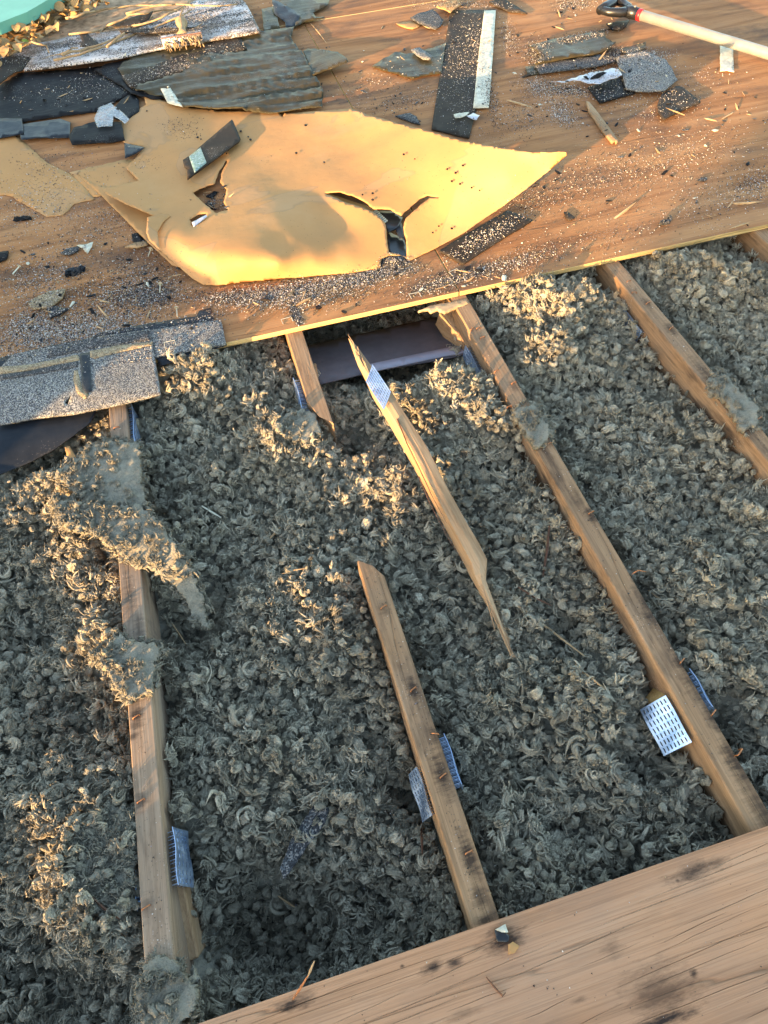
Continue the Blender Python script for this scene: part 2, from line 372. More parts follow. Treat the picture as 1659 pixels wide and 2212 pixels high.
def galv():
    n = NT('galvanised_sky_tint'); o = n.map((1, 1, 1)); f = n.noise(o, 60, 4, .6)
    col = n.ramp(f, [(.35, (.32, .43, .62)), (.65, (.55, .65, .80))])  # blue of the reflected sky is put into the base colour
    return n.out(col, n.ramp(f, [(.3, .3), (.7, .5)]), n.bump(f, .15, .001), metal=.85)
M['galv'] = galv()
M['copper'] = plain('rusted_wire', (.42, .17, .07), .45, .6, .5, .3, 300)
M['wire'] = plain('bright_wire', (.62, .56, .42), .35, .7, .5, .15, 300)
M['rust'] = plain('rusted_nail', (.10, .045, .025), .6, .4, .4, .4, 300)
M['black'] = plain('black_plastic', (.012, .012, .013), .35, 0, .5, .2, 60, .1)
M['red'] = plain('red_plastic', (.55, .015, .02), .4, 0, .5, .1)
M['alu'] = plain('aluminium_tube', (.29, .275, .245), .42, .2, .5, .12, 30, .1)
M['teal'] = plain('teal_paint', (.12, .36, .28), .5, 0, .4, .12, 8, .1)
M['leaf'] = plain('dry_leaf', (.36, .22, .095), .8, 0, .2, .45, 25)
M['leafg'] = plain('green_leaf', (.2, .3, .05), .6, 0, .3, .3, 25)
M['vine'] = plain('dry_vine', (.34, .235, .13), .8, 0, .2, .3, 60)
M['white'] = plain('white_foil', (.45, .45, .49), .35, .1, .5, .12, 90, .5)
M['pale'] = plain('pale_strip', (.50, .47, .36), .5, 0, .4, .3, 70, .5)
M['purple'] = plain('grey_cardboard', (.095, .082, .09), .7, 0, .3, .18, 25)
M['purplel'] = plain('pale_cardboard_fold', (.27, .255, .30), .7, 0, .3, .1, 25)
M['under'] = plain('attic_board', (.10, .09, .08), .9)
M['rot'] = wood('orange_rotten_wood', (.25, .13, .04), (.45, .27, .1), (.6, .4, .17), 'Y', .3, 0, .2, .6, 1, seed=6)
M['tape'] = None
def clear():
    n = NT('clear_plastic'); f = n.noise(n.map((1, 1, 1)), 90, 3, .6)
    n.out((.42, .45, .48), .25, n.bump(f, .5, .004), spec=.6)
    t = n.t.nodes.new('ShaderNodeBsdfTransparent'); mx = n.t.nodes.new('ShaderNodeMixShader'); n.put(mx.inputs[0], n.ramp(f, [(.3, .25), (.7, .6)]))
    n.t.links.new(t.outputs[0], mx.inputs[1]); n.t.links.new(n.b.outputs[0], mx.inputs[2]); n.t.links.new(mx.outputs[0], n.t.nodes['Material Output'].inputs[0])
    return n.m
M['clear'] = clear()
def greentape():
    n = NT('green_release_tape'); o = n.map((1, 1, 1)); f = n.noise(o, 160, 4, .7, 1.5)
    col = n.ramp(f, [(.35, (.03, .07, .06)), (.5, (.12, .2, .14)), (.65, (.4, .5, .55))])
    return n.out(col, .3, n.bump(f, .6, .002), spec=.6)
M['gtape'] = greentape()
def speckpt():
    n = NT('roof_grit'); a = n.t.nodes.new('ShaderNodeAttribute'); a.attribute_name = 'gcol'
    return n.out(a.outputs['Color'], .75, None, spec=.4)
M['grit'] = speckpt()

# ------------------------------------------------------------------ roof deck
DT = .012; YE = 1.272; XJ = .5075; YS = 3.05; YB = .0527
deck = thing('roof_deck', (0, 0, 0), None, None); deck['kind'] = 'structure'
def ply(x0, x1, y0, y1, mat, name='plywood_sheet', parent=deck, z0=0.0):
    v, f = box(x0, x1, y0, y1, z0, z0 + DT)
    o = mk(name, v, f, [mat, M['edge']], parent)
    for i, p in enumerate(o.data.polygons): p.material_index = 0 if i in (0, 1) else 1
    bv = o.modifiers.new('bevel', 'BEVEL'); bv.width = .0012; bv.segments = 1
    return o
ply(-1.93, XJ - .0015, YE, YS - .0015, M['deck'])
ply(XJ + .0015, XJ + 2.44, YE, YS - .0015, M['deck'])
ply(-3.6, -.72, YS + .0015, YS + 1.22, M['deck'])
ply(-.717, 1.72, YS + .0015, YS + 1.22, M['deck'])
ply(1.723, 4.16, YS + .0015, YS + 1.22, M['deck'])
ply(-3.6, -1.933, YE, YS - .0015, M['deck'])
ply(-3.6, 4.16, YS + 1.223, YS + 3.0, M['deck'])
r5 = np.random.default_rng(21); SL = []; HB = []
for i in range(400):
    x, y = r5.uniform(-.27, .62), YB - r5.uniform(.012, .30); L = r5.uniform(.05, .30); wd = r5.uniform(.00014, .00030); a = r5.normal(.035, .03)
    if any(abs(y + a * q * L - (y2 + a2 * q * L)) < .0045 and not (x + L / 2 < x2 - L2 / 2 - .006 or x - L / 2 > x2 + L2 / 2 + .006) for (x2, y2, L2, a2) in SL for q in (-.5, 0, .5)): continue
    SL.append((x, y, L, a)); n_ = 9; up = []; dn = []
    for k in range(n_ + 1):
        t = k / n_ - .5; yy = y + a * t * L + .0016 * float(pn(x * 20 + t * L * 30, y * 50, 3)); h_ = wd * (1 - (2 * t) ** 2) + .00003
        up.append(proj((x + t * L, yy + h_, DT))); dn.append(proj((x + t * L, yy - h_, DT)))
    HB.append([tuple(q) for q in up + dn[::-1]])
    if len(HB) > 85: break
bpoly = [tuple(proj(q)) for q in ((-.42, YB, DT), (.78, YB, DT), (.78, YB - .40, DT), (-.42, YB - .40, DT))]
def fine_edges(p): return p
sheet('plywood_sheet', bpoly, DT, M['board'], DT, 16, 0, holes=HB, parent=deck, reg=False, hjag=0, smooth=False)
ply(-1.2, -.423, YB - 1.22, YB, M['board']); ply(.783, 1.24, YB - 1.22, YB, M['board']); ply(-.42, .78, YB - 1.22, YB - .403, M['board'])
# off to the left the deck is still whole; stacked bundles added there, unseen, to shade the left deck
ply(-3.6, -1.25, YB, YE - .002, M['deck'], 'plywood_sheet')
bst = 0
for bx, by in ((-2.45, .05), (-2.45, .62), (-2.45, 1.19)):
    for lv in range(4):
        h0 = DT + .001 + lv * .081; bt = thing('shade_caster_bundle', (bx, by + .25, h0), 'unseen shingle bundle added to cast shade, %s of the %s stack left of the opened roof' % (('bottom', 'second from the bottom', 'third from the bottom', 'top')[lv], {.05: 'nearest', .62: 'middle', 1.19: 'farthest'}[by]), 'shingle bundle', 'stacked bundles added to shade the deck')
        for q in range(4):
            v, f = box(bx - .5 + .004 * q, bx + .5 - .003 * q, by + .003 * (q % 2), by + .53, h0 + q * .02, h0 + q * .02 + .0185); mk('shade_caster_layer', v, f, M['shingle'], bt)
nh = thing('shade_caster_house', (-7.0, -7.0, -3.2), 'plain unseen house with a pitched roof, added beyond the lower left to shade the wool', 'house')  # unseen house added towards the sun, keeps the lower wool in shade
def obox(cx, cy, ux, uy, l0, l1, w0, w1, z0, z1):
    v, f = box(l0, l1, w0, w1, z0, z1); return [(cx + a * ux - b * uy, cy + a * uy + b * ux, c_) for a, b, c_ in v], f
hp = np.array([-.40, .24]) + SUN_DIR[:2] * 8.0; hu = np.array([-SUN_DIR[1], SUN_DIR[0]]); hu = hu if hu[0] > 0 else -hu
v, f = obox(hp[0], hp[1], hu[0], hu[1], 0, 7.0, -4.5, -.3, -3.2, 1.6); mk('wall', v, f, M['alu'], nh)
v = [(0, -4.7, 1.6), (7.2, -4.7, 1.6), (7.2, -.1, 1.6), (0, -.1, 1.6), (.0, -2.4, 3.4), (7.2, -2.4, 3.4)]
mk('roof', [(hp[0] + a * hu[0] - b * hu[1], hp[1] + a * hu[1] + b * hu[0], c_) for a, b, c_ in v], [(0, 3, 2, 1), (0, 1, 5, 4), (3, 4, 5, 2), (0, 4, 3), (1, 2, 5)], M['shingle'], nh)
v, f = box(-60, 60, -60, 60, -3.3, -3.2); mk('yard_ground', v, f, plain('yard_grass', (.09, .10, .045), .95, 0, .1, .4, 3), kind='structure')
v, f = box(-3.5, 4.1, -1.15, 5.9, -3.2, -.63); mk('house_walls', v, f, M['alu'], kind='structure')
# attic floor far below the wool
v, f = box(-2.6, 3.2, -1.2, 6.0, -.62, -.6); mk('attic_floor', v, f, M['under'], kind='structure')

# ------------------------------------------------------------------ mineral wool between the rafters
TX = [-.71, -.305, .105, .505, .905, 1.315]           # rafter centre lines
MOUND = []   # x, y, radius, gain
def mound(px, py, r, g, z=-.03):
    p = at(px, py, z); MOUND.append((p[0], p[1], r, g))
for a in [(450, 810, .10, .062), (400, 800, .07, .04), (610, 960, .09, .062), (560, 890, .06, .03), (690, 880, .04, .04), (1010, 850, .10, .07),
          (1080, 900, .07, .065), (950, 830, .06, .055), (830, 820, .07, .03), (1180, 770, .10, .06), (1210, 660, .12, .05), (1100, 640, .08, .04),
          (1450, 600, .14, .045), (1560, 600, .12, .04), (40, 1060, .06, .015), (50, 965, .13, -.05), (150, 1060, .09, .055), (180, 1160, .06, .05), (210, 1380, .06, .045),
          (200, 1850, .12, .055), (210, 2000, .08, .04), (140, 1960, .06, .03), (380, 2150, .07, .03), (1200, 1100, .10, .025), (1300, 1500, .12, .02),
          (1120, 1250, .10, .02), (640, 1330, .12, .02), (1530, 1230, .1, .03), (1560, 1450, .10, .03),
          # hollows
          (400, 1320, .08, -.07), (480, 1200, .09, -.035), (760, 925, .05, -.06), (480, 2010, .09, -.09), (640, 1960, .12, -.05), (820, 1980, .12, -.05),
          (600, 2080, .10, -.06), (700, 1500, .10, -.02), (1540, 1020, .08, -.03), (1230, 1340, .05, -.05), (880, 1690, .05, -.05), (1540, 1540, .06, -.06), (1465, 1560, .07, -.05), (925, 1720, .04, -.04), (390, 1850, .05, -.04),
          (1390, 1640, .05, -.04), (20, 1350, .08, -.03), (40, 2100, .10, -.05), (1560, 1690, .07, .02), (1150, 1400, .08, -.02), (800, 730, .16, -.09),
          (700, 735, .10, -.06), (900, 715, .10, -.08), (560, 760, .06, -.02)]:
    mound(*a)
BAFY = float(at(800, 770, -.075)[1])
def chord_dist(x, y):
    q = np.abs(x[..., None] - np.array(TX)); q[..., 2] = np.where((y > T2GAP[0]) & (y < T2GAP[1]), .3, q[..., 2])
    return np.min(q, axis=-1)
T2GAP = (float(at(805, 1240)[1]), float(at(676, 893)[1]))
def wool_h(x, y):
    h = -.056 + .032 * pn(x * 3.1, y * 3.1, 1.5) + .034 * pn(x * 7.3, y * 7.3, 4.5) + .022 * pn(x * 16, y * 16, 8.5)
    for mx, my, r, g in MOUND:
        h = h + g * np.exp(-((x - mx) ** 2 + (y - my) ** 2) / (2 * (r * .55) ** 2))
    d = chord_dist(x, y)
    lim = -.024 + .25 * np.clip(d - .02, 0, .2)
    h = np.minimum(h, lim + .012 * pn(x * 22, y * 22, 3.3))
    h = np.where((x > .125) & (x < .487) & (y > BAFY + .02 * pn(x * 14, y * 3, 1)), np.minimum(h, -.16), h)
    under = (y > YE - .01) | (y < YB + .01)
    return np.where(under, np.minimum(h, -.03 - .2 * np.clip(y - YE, 0, .3)), h)
# packed base under the tufts
gx = np.linspace(-1.5, 2.5, 320); gy = np.linspace(-.5, 1.95, 200); X, Y = np.meshgrid(gx, gy)
Z = wool_h(X, Y) - .026 + .006 * pn(X * 60, Y * 60, 2)
nv = X.size; V = np.stack([X.ravel(), Y.ravel(), Z.ravel()], -1); k = np.arange(nv).reshape(X.shape)
F = np.stack([k[:-1, :-1].ravel(), k[:-1, 1:].ravel(), k[1:, 1:].ravel(), k[1:, :-1].ravel()], -1)
mk('packed_insulation', V, F.tolist(), M['packed'], kind='stuff', smooth=True, label='packed grey mineral wool lying beneath the loose tufts', cat='insulation')

_ico = {}
def ico(n):
    if n not in _ico:
        import bmesh
        b = bmesh.new(); bmesh.ops.create_icosphere(b, subdivisions=n, radius=1)
        b.verts.ensure_lookup_table(); _ico[n] = (np.array([v.co[:] for v in b.verts]), [tuple(v.index for v in f.verts) for f in b.faces]); b.free()
    return _ico[n]
def nodule(seed, n=5):
    """a crumpled curl of wool: a sphere folded by strong vector noise"""
    v, f = ico(n); r = np.random.default_rng(seed); s = seed * 7.31
    def vn(p, k, o): return np.stack([fbm(p[:, 0] * k + o, p[:, 1] * k, p[:, 2] * k, 2), fbm(p[:, 1] * k - o, p[:, 2] * k + 31, p[:, 0] * k, 2), fbm(p[:, 2] * k + 57, p[:, 0] * k + o, p[:, 1] * k, 2)], -1)
    p = v * np.array([1, r.uniform(.6, .85), r.uniform(.5, .7)])
    p = p + .5 * vn(p, 1.2, s)
    nn = v / np.linalg.norm(v, axis=1)[:, None]
    q = p + .55 * vn(p, 1.0, s + 11)
    rid = np.abs(pn(q[:, 0] * .8 + s, q[:, 1] * 2.5, q[:, 2] * 2.5)); rid2 = np.abs(pn(q[:, 0] * 1.7 + s, q[:, 1] * 6, q[:, 2] * 6)); rid3 = pn(q[:, 0] * 4, q[:, 1] * 15, q[:, 2] * 15)
    p = p + nn * (1.15 * np.tanh(rid * 4) * .28 - .2 + .36 * np.tanh(rid2 * 4) * .25 + .07 * rid3)[:, None]
    fray = np.clip(np.abs(v[:, 0]) - .55, 0, 1); p[:, 0] *= 1.55; p = p + (fray * 1.6)[:, None] * vn(v * 3, 2.0, s + 21) * np.array([1.2, .6, .6])
    a = r.uniform(.3, 1.5) * r.choice([-1, 1]); R_ = 1 / a; th = p[:, 0] * a; p = np.stack([(R_ - p[:, 2]) * np.sin(th), p[:, 1], R_ - (R_ - p[:, 2]) * np.cos(th)], -1)
    a = r.uniform(-1.0, 1.0) * p[:, 0]; c_, s_ = np.cos(a), np.sin(a)
    p = np.stack([p[:, 0], c_ * p[:, 1] - s_ * p[:, 2], s_ * p[:, 1] + c_ * p[:, 2]], -1)
    return p - p.mean(0), f
def flake(seed, nu=22, nv_=9):
    """a curled ragged shred of wool"""
    r = np.random.default_rng(seed); V = []; F = []
    L = r.uniform(1.6, 2.8); W_ = r.uniform(.5, 1.0); curl = r.uniform(1.5, 4.5) * r.choice([-1, 1]); s = seed * 3.3
    for i in range(nu):
        t = i / (nu - 1) - .5
        for j in range(nv_):
            u = j / (nv_ - 1) - .5
            wv = W_ * (1 - (2 * abs(t)) ** 3 * .85) * (1 + .35 * math.sin(9 * t + s) + .3 * math.sin(23 * t + 2 * s + 3 * u))
            a = curl * t; R_ = L / abs(curl)
            x = R_ * math.sin(a); z = R_ * (1 - math.cos(a)) * (1 if curl > 0 else 1)
            V.append((x + .15 * math.sin(5 * u + s), u * wv, z + .5 * u * u * wv + .35 * math.sin(7 * u + 4 * t + s) * W_ * .4))
    V = np.array(V); d = .22 * np.stack([fbm(V[:, 0] * 2 + s, V[:, 1] * 2, V[:, 2] * 2), fbm(V[:, 1] * 2 + s, V[:, 2] * 2, V[:, 0] * 2), fbm(V[:, 2] * 2 + s, V[:, 0] * 2, V[:, 1] * 2)], -1)
    V = V + 1.5 * d; B = V + np.array([0, 0, -.09]); n = len(V)
    for i in range(nu - 1):
        for j in range(nv_ - 1):
            a = i * nv_ + j; q = (a, a + nv_, a + nv_ + 1, a + 1); F.append(q); F.append(tuple(n + t for t in reversed(q)))
    bd = [j for j in range(nv_)] + [i * nv_ + nv_ - 1 for i in range(1, nu)] + [(nu - 1) * nv_ + j for j in range(nv_ - 2, -1, -1)] + [i * nv_ for i in range(nu - 2, 0, -1)]
    for a, b in zip(bd, bd[1:] + bd[:1]): F.append((a, b, b + n, a + n))
    return np.vstack([V, B]) - V.mean(0), F
def wisp(seed):
    r = np.random.default_rng(seed); parts = []
    for q in range(5):
        p = r.normal(size=3) * .25; d = r.normal(size=3); d /= np.linalg.norm(d); pth = []
        for i in range(7):
            pth.append(tuple(p)); p = p + d * .3; d = d + r.normal(size=3) * .4; d /= np.linalg.norm(d)
        parts.append(tube(pth, [.015, .05, .06, .05, .04, .03, .01], 4))
    return join(parts)
def lock(seed, ns=13, seg=9):
    """a curled lock of wool: tapered strands lying side by side"""
    r = np.random.default_rng(seed); parts = []; curl = r.uniform(1.2, 4.2); tw = r.uniform(-2.5, 2.5); L = r.uniform(2.0, 3.0)
    for k in range(ns):
        off = r.normal(0, .38, 2) * np.array([1, .7]); ph = r.normal(0, .6); l = L * r.uniform(.45, 1.2); w0 = r.uniform(.08, .25); bend = r.normal(0, .7, 3); pth = []; rad = []
        for i in range(seg):
            t = i / (seg - 1) - .5; a = curl * (t + ph * .3); R_ = L / curl; sp_ = 1 + .9 * (2 * abs(t)) ** 3
            c_, s_ = math.cos(tw * t), math.sin(tw * t); o1, o2 = (off[0] * c_ - off[1] * s_) * sp_, (off[0] * s_ + off[1] * c_) * sp_
            pth.append(((R_ + o2) * math.sin(a) * l / L + bend[0] * t * t, o1 + bend[1] * t * abs(t) + .05 * math.sin(6 * t + k), R_ - (R_ + o2) * math.cos(a) + bend[2] * t * t))
            rad.append(w0 * max(.10, (1 - (2 * abs(t)) ** 2.2)) * (1 + .25 * math.sin(5 * t + k * 2)))
        parts.append(tube(pth, rad, 6))
    v, f = join(parts); v = np.array(v); return v - v.mean(0), f
tcol = bpy.data.collections.new('wool_sources'); NT_ = 0
SRC = []
for i in range(14): SRC.append(nodule(i + 1))
for i in range(9): SRC.append(flake(i + 40))
for i in range(3): SRC.append(wisp(i + 70))
for i in range(16): SRC.append(lock(i + 90))
for i, (v, f) in enumerate(SRC):
    me = bpy.data.meshes.new('wool_tuft'); me.from_pydata(np.asarray(v).tolist(), [], [list(q) for q in f]); me.materials.append(M['wool']); me.shade_smooth()
    o = bpy.data.objects.new('wool_tuft_%02d' % i, me); tcol.objects.link(o)
def scatter(name, P, ROT, SC, IDX, label, cat):
    me = bpy.data.meshes.new(name); me.from_pydata(P.tolist(), [], [])
    for an, ty, da in (('rot', 'FLOAT_VECTOR', ROT), ('scl', 'FLOAT_VECTOR', SC)):
        a = me.attributes.new(an, ty, 'POINT'); a.data.foreach_set('vector', np.ascontiguousarray(da, np.float32).ravel())
    a = me.attributes.new('idx', 'INT', 'POINT'); a.data.foreach_set('value', np.ascontiguousarray(IDX, np.int32))
    o = bpy.data.objects.new(name, me); C.objects.link(o); props(o, label, cat, None, 'stuff')
    g = bpy.data.node_groups.new(name, 'GeometryNodeTree')
    g.interface.new_socket('Geometry', in_out='INPUT', socket_type='NodeSocketGeometry'); g.interface.new_socket('Geometry', in_out='OUTPUT', socket_type='NodeSocketGeometry')
    N = g.nodes.new; L = g.links.new
    gi, go = N('NodeGroupInput'), N('NodeGroupOutput'); ci = N('GeometryNodeCollectionInfo'); ci.inputs[0].default_value = tcol
    ci.inputs['Separate Children'].default_value = True; ci.inputs['Reset Children'].default_value = True
    ip = N('GeometryNodeInstanceOnPoints'); ip.inputs['Pick Instance'].default_value = True
    def na(n_, t_):
        q = N('GeometryNodeInputNamedAttribute'); q.data_type = t_; q.inputs[0].default_value = n_; return q.outputs[0]
    e2r = N('FunctionNodeEulerToRotation'); L(na('rot', 'FLOAT_VECTOR'), e2r.inputs[0])
    L(gi.outputs[0], ip.inputs['Points']); L(ci.outputs[0], ip.inputs['Instance']); L(na('idx', 'INT'), ip.inputs['Instance Index'])
    L(e2r.outputs[0], ip.inputs['Rotation']); L(na('scl', 'FLOAT_VECTOR'), ip.inputs['Scale']); L(ip.outputs[0], go.inputs[0])
    md = o.modifiers.new('scatter', 'NODES'); md.node_group = g
    return o
st = .0083
gx = np.arange(-1.25, 2.2, st); gy = np.arange(-.02, 1.50, st); X, Y = np.meshgrid(gx, gy)
X = (X + rng.uniform(-.6, .6, X.shape) * st).ravel(); Y = (Y + rng.uniform(-.6, .6, Y.shape) * st).ravel()
Z = wool_h(X, Y); pr = proj(np.stack([X, Y, Z], -1))
k = (pr[:, 0] > -240) & (pr[:, 0] < 1900) & (pr[:, 1] > 300) & (pr[:, 1] < 2420)
X, Y, Z = X[k], Y[k], Z[k]; n = len(X)
# cluster lumps
cl = pn(X * 20, Y * 20, 6.1) + .6 * pn(X * 42, Y * 42, 2.2)
Z = Z + .018 * cl + rng.normal(0, .0085, n)
k = chord_dist(X, Y) > .024; X, Y, Z = X[k], Y[k], Z[k]; n = len(X)
sc = rng.gamma(6, 1 / 6, n) * .0102 * (1 + .25 * pn(X * 9, Y * 9, 7)); sc = np.clip(sc, .004, .020)
idx = rng.integers(0, 14, n); u = rng.random(n); idx = np.where(u < .15, 14 + rng.integers(0, 9, n), idx); idx = np.where(u > .90, 23 + rng.integers(0, 3, n), idx)
u2 = rng.random(n); lk = u2 < .52; idx = np.where(lk, 26 + rng.integers(0, 16, n), idx); sc = np.where(lk, np.minimum(sc * .70, .0105), np.minimum(sc * .62, .0105))
sc = np.where(lk, sc, np.where(idx >= 23, sc * 1.25, np.where(idx >= 14, sc * .62, sc)))
scatter('wool_insulation', np.stack([X, Y, Z], -1), np.stack([rng.normal(0, .8, n), rng.normal(0, .8, n), 2.2 * fbm(X * 7, Y * 7, 3.3) + rng.normal(0, 1.0, n)], -1), np.repeat(sc[:, None], 3, 1), idx,
        'loose grey mineral wool tufts filling the bays between the rafters', 'insulation')
print('tufts', n)

# ------------------------------------------------------------------ rafters (top chords of the trusses)
CW = .038
def chord_mesh(y0, y1, w=CW, d=.089, seed=0, far=None, near=None, zt=0.0, nseg=None):
    """rounded bar along Y; near / far: end offsets as functions of the cross position -1..1"""
    prof = [(-.5, -1), (-.5, -.045), (-.485, -.015), (-.45, 0), (-.12, .002), (.12, .002), (.45, 0), (.485, -.015), (.5, -.045), (.5, -1)]
    nseg = nseg or max(8, int((y1 - y0) / .03)); V = []; F = []; m = len(prof)
    for i in range(nseg + 1):
        t = i / nseg
        for a, b in prof:
            ya = y0 + (near(a * 2) if near else 0); yb = y1 + (far(a * 2) if far else 0)
            y = ya + (yb - ya) * t
            nz = float(pn(y * 9 + seed, a * 3, b + seed)); V.append((a * w * (1 + .015 * nz), y, zt + b * d * 1.0 + .0005 * nz))
    for i in range(nseg):
        for j in range(m - 1): F.append((i * m + j, i * m + j + 1, (i + 1) * m + j + 1, (i + 1) * m + j))
        F.append((i * m + m - 1, i * m, (i + 1) * m, (i + 1) * m + m - 1))
    F.append(tuple(range(m))[::-1]); F.append(tuple(nseg * m + j for j in range(m)))
    return V, [tuple(reversed(f)) for f in F]
stap_me = {}
def staple_mesh(kind):
    if kind in stap_me: return stap_me[kind]
    w_, h_, r_ = {'low': (.0105, .0032, .0010), 'tall': (.0125, .009, .0011), 'bent': (.012, .006, .0010)}[kind]
    if kind == 'bent': pth = [(-w_ / 2, 0, -.002), (-w_ / 2, 0, h_), (w_ * .3, .001, h_ * 1.2), (w_ * 1.3, -.006, h_ * .9)]
    else: pth = [(-w_ / 2, 0, -.002), (-w_ / 2, 0, h_ * .8), (-w_ * .42, 0, h_), (w_ * .42, 0, h_), (w_ / 2, 0, h_ * .8), (w_ / 2, 0, -.002)]
    v, f = tube(pth, r_, 5); me = bpy.data.meshes.new('staple'); me.from_pydata(v, [], f); me.materials.append(M['copper']); me.shade_smooth(); stap_me[kind] = me
    return me
def staple(parent, px, py, kind='low', rz=0.0, z=.0):
    o = bpy.data.objects.new('staple', staple_mesh(kind)); C.objects.link(o); o.parent = parent
    p = at(px, py, z); o.location = Vector(p) - Vector(parent['_w']); o.rotation_euler = (rnd.uniform(-.2, .2), 0, rz)
    return o
def truss(x, label, y0, y1, mat='chord', **kw):
    t = thing('roof_truss', (x, 0, -.089), label, 'roof truss', 'roof trusses under the torn off deck')
    v, f = chord_mesh(y0, y1, seed=x * 10, **kw); v = np.array(v) + np.array([x, 0, 0])
    o = mk('top_chord', v, f, M[mat], t, smooth=False)
    return t
def beam(name, p0, p1, w_, d_, mat, parent, up=(0, 0, 1)):
    p0, p1 = Vector(p0), Vector(p1); a = (p1 - p0).normalized(); b = a.cross(Vector(up)).normalized(); c_ = b.cross(a)
    V = []
    for q in (p0, p1):
        for i, j in ((-1, -1), (1, -1), (1, 1), (-1, 1)): V.append(tuple(q + b * (i * w_ / 2) + c_ * (j * d_ / 2)))
    F = [(0, 1, 2, 3), (7, 6, 5, 4), (0, 4, 5, 1), (1, 5, 6, 2), (2, 6, 7, 3), (3, 7, 4, 0)]
    o = mk(name, V, F, mat, parent); bv = o.modifiers.new('bevel', 'BEVEL'); bv.width = .0025; bv.segments = 2
    return o
def plate(parent, A, B, D, rows=9, cols=4, teeth=.012, tdir=1, tooth_rows=None):
    """punched nail plate: corner A, long edge to B, short edge to D; teeth stand out along tdir * normal"""
    A, B, D = [np.array(q, float) for q in (A, B, D)]; u = B - A; w_ = D - A; nr = np.cross(u, w_); nr /= np.linalg.norm(nr)
    V = []; F = []; T = []; TF = []
    nu = rows * 3 + 1; nw = cols * 2 + 1; gu = [0]; gw = [0]
    for i in range(rows): gu += [gu[-1] + .5, gu[-1] + 1.6]
    gu.append(gu[-1] + .5)
    for j in range(cols): gw += [gw[-1] + .75, gw[-1] + 1.1]
    gw.append(gw[-1] + .75)
    gu = np.array(gu) / gu[-1]; gw = np.array(gw) / gw[-1]; n1, n2 = len(gu), len(gw); th = .0011
    wob = lambda a, b: .0012 * math.sin(a * 7 + b * 3)
    for s in (0, 1):
        for a in gu:
            for b in gw: V.append(A + u * a + w_ * b + nr * (th * s + wob(a, b)))
    def vid(s, i, j): return s * n1 * n2 + i * n2 + j
    solid = lambda i, j: 0 <= i < n1 - 1 and 0 <= j < n2 - 1 and not (i % 2 == 1 and j % 2 == 1)
    for i in range(n1 - 1):
        for j in range(n2 - 1):
            if not solid(i, j):
                # two teeth bent out of each slot
                for e in (0, 1):
                    q0 = A + u * gu[i + e] + w_ * gw[j]; q1 = A + u * gu[i + e] + w_ * gw[j + 1]; tip = (q0 + q1) / 2 + nr * tdir * teeth
                    du = u / np.linalg.norm(u) * .0009 * (1 if e == 0 else -1); m = len(T)
                    t0 = tip + (q0 - q1) * .22; t1 = tip + (q1 - q0) * .22
                    T += [q0, q1, t1, t0, q0 + du, q1 + du, t1 + du, t0 + du]
                    TF += [tuple(m + z for z in q) for q in ((0, 1, 2, 3), (7, 6, 5, 4), (0, 3, 7, 4), (1, 5, 6, 2), (2, 6, 7, 3))]
                continue
            F.append((vid(1, i, j), vid(1, i + 1, j), vid(1, i + 1, j + 1), vid(1, i, j + 1)))
            F.append((vid(0, i, j), vid(0, i, j + 1), vid(0, i + 1, j + 1), vid(0, i + 1, j)))
            for (di, dj, a, b) in ((-1, 0, (i, j), (i, j + 1)), (1, 0, (i + 1, j + 1), (i + 1, j)), (0, -1, (i + 1, j), (i, j)), (0, 1, (i, j + 1), (i + 1, j + 1))):
                if not solid(i + di, j + dj): F.append((vid(1, *a), vid(1, *b), vid(0, *b), vid(0, *a)))
    o = mk('nail_plate', V, F, M['galv'], parent)
    t = mk('plate_teeth', T, TF, M['galv'], o)
    return o
yA = YE + .25
t1 = truss(TX[1], 'leftmost rafter in view, grey and weathered, with matted wool lying across it', -.25, yA, 'chord_gray')
t2 = truss(TX[2], 'short sawn off rafter stub with a gap toothed plate below the deck edge', float(at(676, 893, 0)[1]), yA, 'chord', near=lambda a: -.02 * a + .02 * math.sin(a * 5))
t3 = truss(TX[2], 'broken rafter end with a diagonal break between the two long rafters', -.25, float(at(800, 1228, 0)[1]), 'chord', far=lambda a: -.018 * a + .008 * math.sin(a * 6))
t4 = truss(TX[3], 'long stained rafter running under the joint of the plywood sheets', -.25, yA, 'chord')
t5 = truss(TX[4], 'rafter near the right edge with wool crusts on its lower half', -.25, yA, 'chord')
t6 = truss(TX[5], 'rafter whose end just shows in the right corner under the deck', -.25, yA, 'chord')
t0 = truss(TX[0], 'rafter beside the left edge under the shingles', -.25, yA, 'chord_gray')
for px, py, k_, rz in [(295, 1549, 'low', .35), (305, 1731, 'low', .3), (316, 1960, 'low', .25), (332, 2080, 'low', .5), (252, 925, 'low', .2)]: staple(t1, px, py, k_, rz, .001)
for px, py, k_, rz in [(829, 1312, 'low', .3), (893, 1490, 'low', .4), (957, 1676, 'low', .35), (1013, 1842, 'low', .15), (940, 1586, 'low', -.4)]: staple(t3, px, py, k_, rz, .001)
for px, py, k_, rz in [(1020, 712, 'low', .6), (1034, 710, 'low', .2), (1042, 730, 'low', .2), (1072, 802, 'low', .5), (1110, 828, 'low', .3), (1186, 960, 'low', .3), (1277, 1108, 'low', .25),
                       (1372, 1238, 'bent', .1), (1473, 1428, 'low', .45), (1541, 1540, 'low', .5), (1592, 1626, 'tall', .5), (1100, 880, 'low', .2)]: staple(t4, px, py, k_, rz, .001)
for px, py, k_, rz in [(1358, 608, 'low', .2), (1370, 633, 'low', -.3), (1450, 710, 'low', .4), (1541, 838, 'low', .3), (1640, 905, 'low', .3), (1400, 655, 'low', .3)]: staple(t5, px, py, k_, rz, .001)
